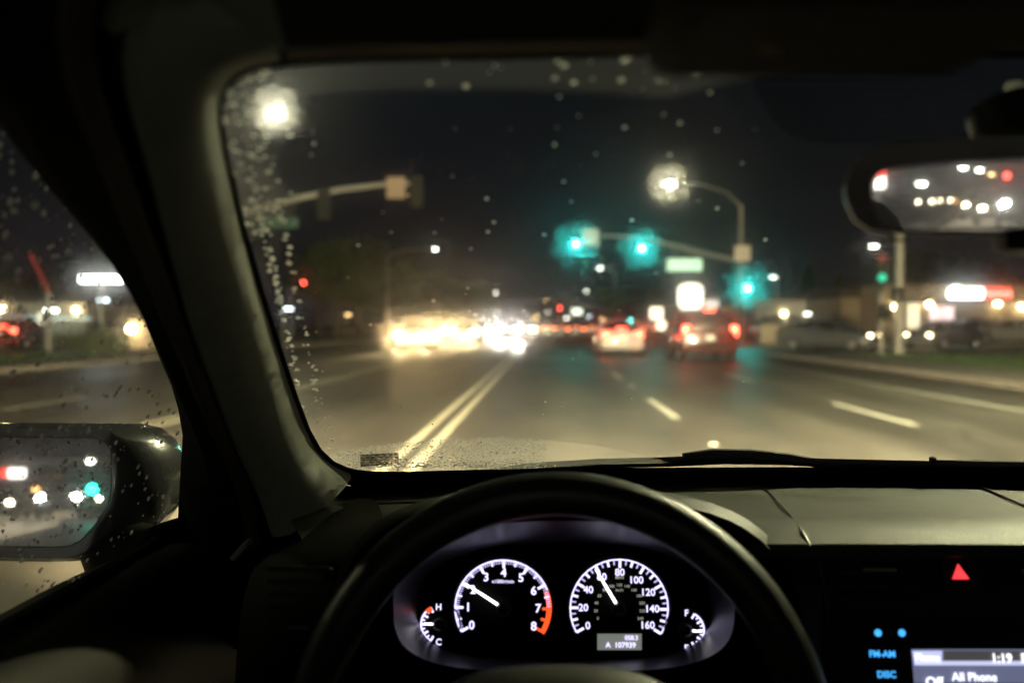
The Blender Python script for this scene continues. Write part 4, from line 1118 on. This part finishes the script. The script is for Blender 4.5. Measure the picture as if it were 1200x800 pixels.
sr = MB().poly([stk(x, y, .004) for x, y in ((1068, 760), (1400, 760), (1400, 960), (1084, 960))]).build('display_screen', E_scr, ck, False)
MB().poly([stk(x, y, .005) for x, y in ((1069, 762), (1104, 762), (1104, 778), (1072, 778))]).build('tab', emis('screen tab', (.62, .66, 1.0), .95), sr, False)
MB().poly([stk(x, y, .0048) for x, y in ((1106, 762), (1400, 762), (1400, 773), (1106, 773))]).build('title_bar', emis('screen title bar', (.5, .5, .5), .12), sr, False)
MB().poly([stk(x, y, .005) for x, y in ((1071, 774), (1400, 774), (1400, 779), (1072, 779))]).build('rule', emis('screen rule', (.7, .72, 1.0), .9), sr, False)
E_scrt = emis('screen text', (.95, .95, 1.0), 1.7)
tx = MB()
for s_, px, py, sz in (('Phone', 1087, 770, 11), ('1:19', 1174, 771, 14), ('PM', 1206, 771, 14), ('All Phone', 1142, 793, 13), ('Off', 1095, 799, 15), ('Menu', 1240, 793, 13)):
    put_text(tx, s_, stk(px, py, .006), CR, SU, sz*KS, .02)
tx.build('screen_text', E_scrt, sr, False)

# --- driver's door
rows = []
for y in [1.16-.1*i for i in range(20)]:
    e = max(0, (y-.95)/.2)
    rows.append([Vector((x+e*.05, y, z+.012*max(0, y-.7))) for x, z in ((-.46, .955), (-.425, .962), (-.405, .963), (-.385, .953), (-.362, .925), (-.350, .89), (-.352, .85), (-.375, .80), (-.37, .74), (-.345, .70), (-.34, .62), (-.38, .45), (-.38, .3))])
dp = MB().grid(rows).build('door_panel', M_door, CAR, sub=1)
hp = MB()
hp.tube([Vector((-.350, .72, .765)), Vector((-.325, .70, .79)), Vector((-.315, .62, .80)), Vector((-.315, .45, .795)), Vector((-.33, .40, .77))], [.012, .014, .015, .015, .012], 10)
hp.build('grab_handle', M_door, dp)
mb = MB(); mb.tube([Vector((-.418, y, .966)) for y in (1.10, .9, .6, .2, -.2)], .007, 8); mb.build('window_seal', M_matte, CAR)
tw = MB(); tw.tube([at(272, 655, .93), at(285, 640, .93), at(293, 633, .95)], .003, 6); tw.build('trim_edge', M_pillar, dp)

# --- mirrors
def reflect_setup(c, px, py, target):
    d = sight(px, py); r = (Vector(target)-c).normalized(); n = (r-d).normalized(); return n
class Mirror:
    def __init__(s, c, px, py, target): s.c = c; s.n = reflect_setup(c, px, py, target)
    def pt(s, px, py, off=0.0):
        d = sight(px, py); o = s.c+s.n*off
        return EYE+d*((o-EYE).dot(s.n)/d.dot(s.n))
    def behind(s, px, py, y):
        """the point at world depth Y (negative: behind us) that shows at this place of the mirror"""
        p = s.pt(px, py); d = sight(px, py); r = d-2*d.dot(s.n)*s.n
        return p+r*((y-p.y)/r.y)
RV = Mirror(at(1140, 230, .50), 1140, 231, (.20, -60, 1.15))
SM = Mirror(at(70, 575, 1.12), 75, 583, (-3.4, -22, .95))
# rear-view mirror
def rounded(x0, y0, x1, y1, r, n=6):
    o = []
    for cx, cy, a0 in ((x1-r, y0+r, 90), (x0+r, y0+r, 180), (x0+r, y1-r, 270), (x1-r, y1-r, 0)):
        for k in range(n+1): a = R(a0-0+90*k/n) if False else R(a0+90*k/n)
        for k in range(n+1):
            a = R(a0+90*k/n); o.append((cx+r*math.cos(a), cy-r*math.sin(a)))
    return o
rim = [(992, 236), (990, 220), (996, 198), (1012, 179), (1032, 169), (1060, 166), (1120, 162), (1200, 158), (1280, 157), (1370, 160), (1420, 170), (1440, 190), (1446, 225), (1436, 252), (1410, 268), (1360, 275), (1280, 277), (1200, 275), (1110, 275), (1050, 274), (1020, 270), (1002, 258)]
gls = [(1021, 228), (1021, 216), (1026, 207), (1036, 200), (1052, 196), (1080, 193), (1120, 189), (1200, 186), (1280, 185), (1360, 187), (1400, 196), (1415, 215), (1412, 245), (1395, 260), (1350, 267), (1280, 269), (1200, 269), (1110, 269), (1060, 269), (1036, 266), (1027, 256), (1022, 242)]
R0 = [RV.pt(*p, .004) for p in rim]; G0 = [RV.pt(*p, .004) for p in gls]; G1 = [RV.pt(*p, .0) for p in gls]
cc = RV.pt(1215, 218)
R1 = [cc+(p-cc)*1.0-RV.n*.010 for p in R0]; R2 = [cc+(p-cc)*.93-RV.n*.030 for p in R0]; R3 = [cc+(p-cc)*.6-RV.n*.042 for p in R0]
m_ = MB().grid([G1, G0, R0, R1, R2, R3], True); m_.poly(R3)
rv = m_.build('rear_view_mirror', M_blackp, CAR)
MB().poly(G1).build('mirror_glass', M_mirror, rv, False)
MB().tube([cc-RV.n*.03, cc-RV.n*.05+Vector((0, .02, .02)), on_glass(1215, 118, -.008)], [.02, .014, .018], 12).build('mount', M_blackp, rv)
mb = MB(); p = on_glass(1195, 142, -.016); mb.lathe(p, gnorm(p), [(.0, -.03), (.017, -.028), (.024, -.01), (.026, .006)], 20); mb.build('mount_cover', M_blackp, rv)
MB().box(RV.pt(1208, 282, -.004), (.03, .02, .012)).build('lever', M_blackp, rv, bevel=.003)
# door mirror
gl_ = [(-90, 512), (0, 511), (108, 512), (122, 515), (130, 525), (132, 545), (131, 568), (127, 592), (112, 615), (96, 633), (82, 640), (60, 642), (0, 641), (-80, 640), (-110, 625), (-118, 575), (-108, 525)]
rm_ = [(-96, 503), (0, 502), (112, 502), (130, 505), (140, 516), (143, 545), (142, 570), (138, 598), (120, 625), (100, 646), (84, 652), (60, 654), (0, 653), (-90, 652), (-124, 632), (-132, 575), (-120, 518)]
ou_ = [(-100, 499), (0, 498), (118, 499), (146, 504), (166, 520), (178, 548), (180, 575), (172, 602), (150, 632), (112, 652), (90, 657), (60, 658), (0, 657), (-94, 656), (-130, 634), (-138, 575), (-125, 515)]
G1 = [SM.pt(*p, -.004) for p in gl_]; R0 = [SM.pt(*p, .003) for p in rm_]; O0 = [SM.pt(*p, -.012) for p in ou_]
cs = SM.pt(20, 578)
def shell(s, dx, back): return [cs+(p-cs)*s+Vector((dx, back, 0)) for p in O0]
mb = MB().grid([G1, [SM.pt(*p, .003) for p in gl_], R0, O0, shell(1.0, .012, .03), shell(.95, .022, .07), shell(.78, .02, .105), shell(.4, .0, .125)], True)
mb.poly(shell(.4, .0, .125))
dm = mb.build('door_mirror', mat('mirror shell paint', (.035, .036, .036), .25, coat=1.0, var=.05), CAR)
MB().poly(G1).build('mirror_glass', M_mirror, dm, False)
MB().grid([G1, [SM.pt(p[0]+(20-p[0])*.012, p[1]+(578-p[1])*.02, -.0032) for p in gl_]], True).build('glass_rim', mat('mirror rim', (.12, .08, .06), .4, .3), dm, False)
MB().tube([SM.pt(120, 640, -.04), at(180, 650, 1.13), at(235, 640, 1.10)], [.035, .035, .04], 10).build('stalk', M_matte, dm)

# --- wipers parked at the foot of the glass, cowl
wpr = MB()
bl_ = [(540, 557), (620, 547), (700, 543), (780, 541), (850, 538), (920, 540), (990, 543)]
pts = [on_glass(px, py, .012) for px, py in bl_]
wpr.tube(pts, .0045, 6)
wb = MB().tube(pts, [.003, .005, .006, .006, .006, .005, .003], 6).build('wiper', M_black, CAR)
MB().tube([on_glass(800, 533, .022), on_glass(835, 530, .026), on_glass(880, 531, .024), on_glass(925, 536, .02), on_glass(985, 548, .02), on_glass(1060, 556, .02)], [.0025, .0045, .005, .005, .006, .008], 8).build('wiper_arm', M_black, wb)
pts = [on_glass(px, py, .012) for px, py in ((930, 541), (1020, 543), (1110, 545), (1200, 546), (1300, 547))]
wb2 = MB().tube(pts, .005, 6).build('wiper', M_black, CAR)
MB().tube([on_glass(1090, 540, .02), on_glass(1150, 543, .02), on_glass(1300, 548, .02)], [.002, .004, .006], 8).build('wiper_arm', M_black, wb2)
MB().lathe(on_glass(1093, 539, .012), (0, 0, 1), [(.004, -.004), (.004, .003), (0, .005)], 10).build('washer_nozzle', M_black, CAR)
MB().grid([[Vector((x, y-.09*((x-.36)/.65)**2, z)) for x in [-.24+1.2*i/24 for i in range(25)]] for y, z in ((1.155, 1.024), (1.19, 1.012), (1.25, 1.0), (1.34, .992))]).build('cowl', M_matte, CAR)
MB().grid([[Vector((x, y-.06*((x-.36)/.65)**2, z-.03*((x-.36)/.7)**2)) for x in [-.42+1.58*i/24 for i in range(25)]] for y, z in ((1.33, .985), (1.6, .955), (2.0, .90), (2.35, .80), (2.46, .66), (2.48, .35))]).build('bonnet', M_paint, CAR)
for s in (-1, 1):   # fenders and outer doors, seen in the door mirror
    xo = .36+s*.88
    MB().grid([[Vector((xo+s*o-(s*.1 if y > 2.2 else 0), y, z*(1-.16*min(1, max(0, (y-1.0)/.5))))) for z, o in ((.22, -.04), (.35, .0), (.6, .03), (.8, .02), (.95, -.03), (.965, -.07))] for y in (2.45, 2.1, 1.4, .6, -.4, -1.2, -1.9, -2.15)]).build('body_side', M_paint, CAR)
hdl = MB().tube([Vector((-.545, -.25, .80)), Vector((-.575, -.29, .805)), Vector((-.575, -.42, .805)), Vector((-.545, -.46, .80))], .012, 8); hdl.build('door_handle', M_chrome, CAR)
# --- cabin behind the driver, seen in the rear-view mirror
def seat(x, y, lift=0.0):
    b = MB(); rows = []
    for z, wd, th, lean in ((.45, .24, .07, .0), (.6, .25, .07, -.03), (.8, .25, .06, -.08), (.95, .2, .05, -.12), (1.0, .12, .03, -.135)):
        rows.append([Vector((x+sgn(math.cos(a), .6)*wd, y+lean+sgn(math.sin(a), .8)*th, z)) for a in [2*math.pi*k/20 for k in range(20)]])
    b.grid(rows, True); b.poly(rows[-1]); s_ = b.build('seat', M_seat, CAR, sub=1)
    h = MB(); rows = []
    for z, wd, th in ((1.03, .08, .03), (1.05, .12, .045), (1.12, .13, .05), (1.18, .115, .045), (1.21, .07, .025)):
        rows.append([Vector((x+sgn(math.cos(a), .7)*wd, y-.15+sgn(math.sin(a), .8)*th, z+lift)) for a in [2*math.pi*k/20 for k in range(20)]])
    h.grid(rows, True); h.poly(rows[0]); h.poly(rows[-1]); h.build('headrest', M_seat, s_, sub=1)
hr = RV.behind(1066, 262, -.48); ht = RV.behind(1036, 226, -.48)
seat(hr.x-.125, -.33, ht.z-1.21)
seat(.75, -.33)
rb = MB().box((.36, -1.05, .72), (1.3, .2, .46)).build('rear_seat', M_seat, CAR, bevel=.05)
MB().box((.36, -1.35, .94), (1.3, .5, .03)).build('rear_shelf', M_seat, CAR)
for s in (-1, 1):
    MB().tube([Vector((.36+s*.64, -1.75, .95)), Vector((.36+s*.56, -1.15, 1.36))], .05, 8).build('rear_pillar', M_head, CAR)
    MB().box((.36+s*.80, -.4, .62), (.04, 3.2, .66)).build('cabin_side', M_seat, CAR)
MB().box((.36, -1.9, .72), (1.7, .5, .5)).build('boot', M_paint, CAR, bevel=.06)
MB().box((.36, -.2, .24), (1.6, 3.6, .04)).build('floor_pan', M_seat, CAR)
MB().grid([[Vector((.36-.62, -1.72, .97)), Vector((.36+.62, -1.72, .97))], [Vector((.36-.54, -1.2, 1.35)), Vector((.36+.54, -1.2, 1.35))]]).build('rear_window', M_rg, CAR, False)
# our own headlights on the road
for s in (-1, 1):
    ld = bpy.data.lights.new('headlight_beam', 'SPOT'); ld.energy = 46000; ld.color = (1, .78, .46); ld.spot_size = R(100); ld.spot_blend = .9; ld.shadow_soft_size = .06
    lo = bpy.data.objects.new('headlight_beam', ld); COL.objects.link(lo); lo.location = (.36+s*.62, 2.56, .66)
    tgt = Vector((.36+s*.75, 20, -.2)); lo.rotation_euler = (tgt-lo.location).to_track_quat('-Z', 'Y').to_euler()
    lo.parent = CAR; lo.matrix_parent_inverse = WORLD_OF(CAR).inverted()

# ------------------------------------------------------------------ rain on the glass
t = NT('rain drop'); g = t.n('ShaderNodeBsdfRefraction'); t.set(g, Roughness=.28, IOR=1.33); tl = t.n('ShaderNodeBsdfTranslucent'); t.set(tl, Color=(.95, .95, .92, 1)); tr = t.n('ShaderNodeBsdfTransparent'); gg = t.n('ShaderNodeBsdfGlossy'); t.set(gg, Roughness=.12); df = t.n('ShaderNodeBsdfDiffuse'); t.set(df, Color=(.9, .9, .88, 1))
M_drop = t.out(t.mix(.08, t.mix(.30, t.mix(.62, t.mix(.5, tr.outputs[0], g.outputs[0]), tl.outputs[0]), df.outputs[0]), gg.outputs[0]))
def drop(mb, p, n, r, el=1.0):
    a = Vector((1, 0, 0)); a = (a-n*a.dot(n)).normalized(); b = n.cross(a)
    rows = [[p+(a*math.cos(k*math.pi/4)*rr+b*math.sin(k*math.pi/4)*rr*el)*r+n*h*r for k in range(8)] for rr, h in ((1, 0), (.82, .34), (.42, .55))]
    o = len(mb.f); mb.grid(rows, True); mb.poly(rows[-1])
    for i in range(o, len(mb.f)):
        A_, B_, C_ = (Vector(mb.v[j]) for j in mb.f[i][:3])
        if (B_-A_).cross(C_-A_).dot(n) > 0: mb.f[i] = mb.f[i][::-1]
random.seed(19)
mb = MB(); cnt = 0
for _ in range(9000):
    px, py = random.uniform(240, 900), random.uniform(60, 556)
    p = on_glass(px, py, .0005)
    u = unwiped(p)
    near_left = LN.dot(p-LA_) < .004
    keep = (.40 if near_left else .07) if u else .014
    if u and py > 500: keep = .55
    if random.random() > keep: continue
    r = random.uniform(.0005, .0013) if not u else random.choice((.0006, .0008, .0010, .0013, .0018))*random.uniform(.8, 1.15)
    drop(mb, p, gnorm(p), r, random.uniform(.9, 1.25)); cnt += 1
for px0, py0, px1, py1, n in ((296, 205, 352, 460, 60), (318, 200, 372, 470, 50), (300, 240, 345, 430, 25)):     # runs left by the end of the wiper stroke
    for k in range(n):
        f = random.random(); p = on_glass(px0+(px1-px0)*f+random.gauss(0, 2.2), py0+(py1-py0)*f, .0005); drop(mb, p, gnorm(p), random.choice((.0009, .0013, .002)), random.uniform(1, 1.6))
for k in range(5200):  # fine mist left in the arc the wiper never reaches
    px, py = random.uniform(396, 640), random.uniform(512, 553); p = on_glass(px, py, .0005)
    if (p-PIV1).length < RIN1: drop(mb, p, gnorm(p), random.choice((.0003, .0004, .0005, .0007)))
for k in range(420):   # water beaded along the foot of the glass
    px = random.uniform(400, 630); p = on_glass(px, 548-(px-400)*.006-abs(random.gauss(0, 3.5)), .0005); drop(mb, p, gnorm(p), random.uniform(.0006, .0014))
tag(mb.build('raindrops', M_drop, None, recalc=False), 'raindrops speckling the unwiped edges of the windshield', 'raindrops', kind='stuff')
mb = MB(); sn_ = Vector((-1, 0, .35)).normalized()
for k in range(520):
    px, py = random.uniform(-20, 215), random.uniform(150, 700)
    p = on_side(px, py, -.0125)
    drop(mb, p, sn_, random.choice((.0007, .001, .0014, .002, .0026))*random.uniform(.8, 1.2), random.uniform(1, 1.4))
for k in range(90):
    px, py = random.uniform(0, 130), random.uniform(512, 640)
    if px > 100 and py > 610: continue
    drop(mb, SM.pt(px, py, -.0035), SM.n, random.choice((.0008, .0012, .0018)), 1.1)
tag(mb.build('raindrops', M_drop, None, recalc=False), 'raindrops on the side window beside the door mirror', 'raindrops', kind='stuff')

# ------------------------------------------------------------------ the road behind us, seen in the mirrors
def lamp_behind(m, px, py, y, lab, lens, size=.5):
    h = m.behind(px, py, y); s = 1 if h.x > -2 else -1
    street_lamp(h, ((KR+.8) if s > 0 else (KL-.8), y), lab, lens, 'street lamps behind us', size)
lamp_behind(RV, 1080, 215, -52, 'street lamp reflected alone at the left of the rear-view mirror', E_white)
lamp_behind(RV, 1129, 196, -70, 'street lamp reflected at the top of the rear-view mirror, leftmost of three', E_white)
lamp_behind(RV, 1148, 199, -80, 'street lamp reflected at the top of the rear-view mirror, middle of three', E_white)
lamp_behind(RV, 1162, 204, -95, 'street lamp reflected at the top of the rear-view mirror, rightmost of three', E_warm)
lamp_behind(SM, 51, 547, -60, 'street lamp reflected in the door mirror right of the white sign', E_white, .35)
lamp_behind(SM, 106, 540, -45, 'street lamp reflected near the right rim of the door mirror', E_white, .35)
for m, px, py, y, src, lab in ((RV, 1146, 236, -62, oc, 'sedan following us, left pair of lights in the rear-view mirror'), (RV, 1170, 236, -46, oc, 'sedan following us, bright middle lights in the rear-view mirror'), (RV, 1200, 237, -40, ow, 'suv following us with bluish white lights in the rear-view mirror'),
                               (RV, 1085, 239, -110, oc, 'far following sedan, small lights left in the rear-view mirror'), (RV, 1108, 238, -130, oc, 'farthest following sedan in the rear-view mirror'),
                               (SM, 76, 588, -46, ow, 'suv close behind with the brightest headlights in the door mirror'), (SM, 28, 588, -60, oc, 'sedan behind with warm lights left in the door mirror'), (SM, 4, 590, -48, oc, 'sedan behind at the left rim of the door mirror'), (SM, 108, 588, -70, oc, 'sedan behind right of the brightest lights in the door mirror')):
    p = m.behind(px, py, y); c = put(copy_tree(src), p.x, y, 0); c['label'] = lab; c['group'] = 'cars following behind us'
    for ch in c.children:
        if ch.name.startswith('headlight'): ch.material_slots[0].link = 'OBJECT'; ch.material_slots[0].material = emis('following headlight white', (1, .95, .85), 900) if src is ow else emis('following headlight warm', (1, .85, .6), 90)
# signs and a signal behind us
E_sgw = emis('sign behind white', (1, .97, .9), 5); 
p = SM.behind(20, 553, -40)
r = empty('box_sign', (p.x, -40, .1)); MB().tube([(p.x, -40, .1), (p.x, -40, p.z)], .12, 8).build('pole', M_galv, r)
MB().box(p, (.55, .3, .42)).build('sign_face', E_sgw, r, False); MB().box(p+Vector((-.45, 0, 0)), (.3, .28, .40)).build('side_face', E_signr, r, False)
tag(r, 'white and red box sign reflected in the door mirror', 'sign', 'small lit signs beside the road')
p = RV.behind(1030, 214, -45)
r = empty('box_sign', (p.x, -45, .1)); MB().tube([(p.x, -45, .1), (p.x, -45, p.z)], .12, 8).build('pole', M_galv, r)
MB().box(p, (.5, .3, .5)).build('sign_face', E_sgw, r, False); MB().box(p+Vector((0, 0, .5)), (.5, .28, .45)).build('upper_face', E_signr, r, False)
tag(r, 'red and white box sign reflected at the left end of the rear-view mirror', 'sign', 'small lit signs beside the road')
p = SM.behind(108, 573, -38); bx = KL-.7
r = mast('traffic_signal', (bx, -38, .13), p.z+1.2, [p+Vector((0, -.3, .8)), Vector(((p.x+bx)/2, -38.3, p.z+1.0)), Vector((bx, -38, p.z+.7))], 'traffic signal behind us with a green light reflected in the door mirror', 'traffic signals at the crossing')
signal_head(r, p, face=(0, 1, 0), mats=[emis('signal green behind', (.02, 1, .72), 30), None, None])
p = RV.behind(1180, 206, -75)
r = mast('traffic_signal', (KR+.7, -75, .13), p.z+1.6, [p+Vector((0, -.3, .5)), Vector(((p.x+KR)/2, -75.3, p.z+.6)), Vector((KR+.7, -75, p.z+.4))], 'traffic signal behind us with a red light reflected in the rear-view mirror', 'traffic signals at the crossing')
signal_head(r, p-Vector((0, 0, .72)), face=(0, 1, 0), mats=[None, None, emis('signal red behind', (1, .05, .04), 30)])
# two low flame coloured lot lamps behind
for m, px, py, y, lab in ((SM, 42, 573, -55, 'orange lot lamp reflected in the middle of the door mirror'), (SM, 68, 560, -70, 'warm lot lamp reflected above the brightest headlights in the door mirror'), (SM, 60, 562, -80, 'second warm lot lamp reflected in the door mirror, left of its twin'), (RV, 1120, 236, -120, 'orange lot lamp reflected low in the rear-view mirror')):
    h = m.behind(px, py, y); r = empty('lot_lamp', (h.x, y, .05)); MB().tube([(h.x, y, .05), (h.x, y, h.z)], .08, 8).build('pole', M_galv, r)
    MB().lathe(h, (0, 0, 1), [(0, -.18), (.15, -.1), (.18, 0), (.1, .1), (0, .14)], 12).build('lens', emis('orange lot lamp', (1, .45, .12), 6), r)
    tag(r, lab, 'lot lamp', 'lamps behind us')

# low beams of the nearest oncoming and following cars
def beams(x, y, rz, energy, color, hz=.66):
    for s in (-.6, .6):
        ld = bpy.data.lights.new('low_beam', 'SPOT'); ld.energy = energy; ld.color = color; ld.spot_size = R(7.2); ld.spot_blend = .5; ld.shadow_soft_size = .06
        f = Vector((-math.sin(rz), math.cos(rz), 0)); p = Vector((x, y, hz)) + Vector((f.y*s, -f.x*s, 0)) + f*2.42
        lo = bpy.data.objects.new('low_beam', ld); COL.objects.link(lo); lo.location = p
        lo.rotation_euler = (f+Vector((0, 0, -math.tan(R(4.3))))).to_track_quat('-Z', 'Y').to_euler()
beams(atx(488, 50), 50, math.pi, 15000, (1, .74, .38))
beams(atx(546, 66), 66, math.pi, 15000, (1, .74, .38))
beams(atx(599, 78), 78, math.pi, 15000, (1, .9, .72), .86)
for o in [o for o in bpy.data.objects if o.get('group') == 'cars following behind us']:
    if o.location.y > -80: beams(o.location.x, o.location.y, 0, 200000, (1, .82, .55), .66)
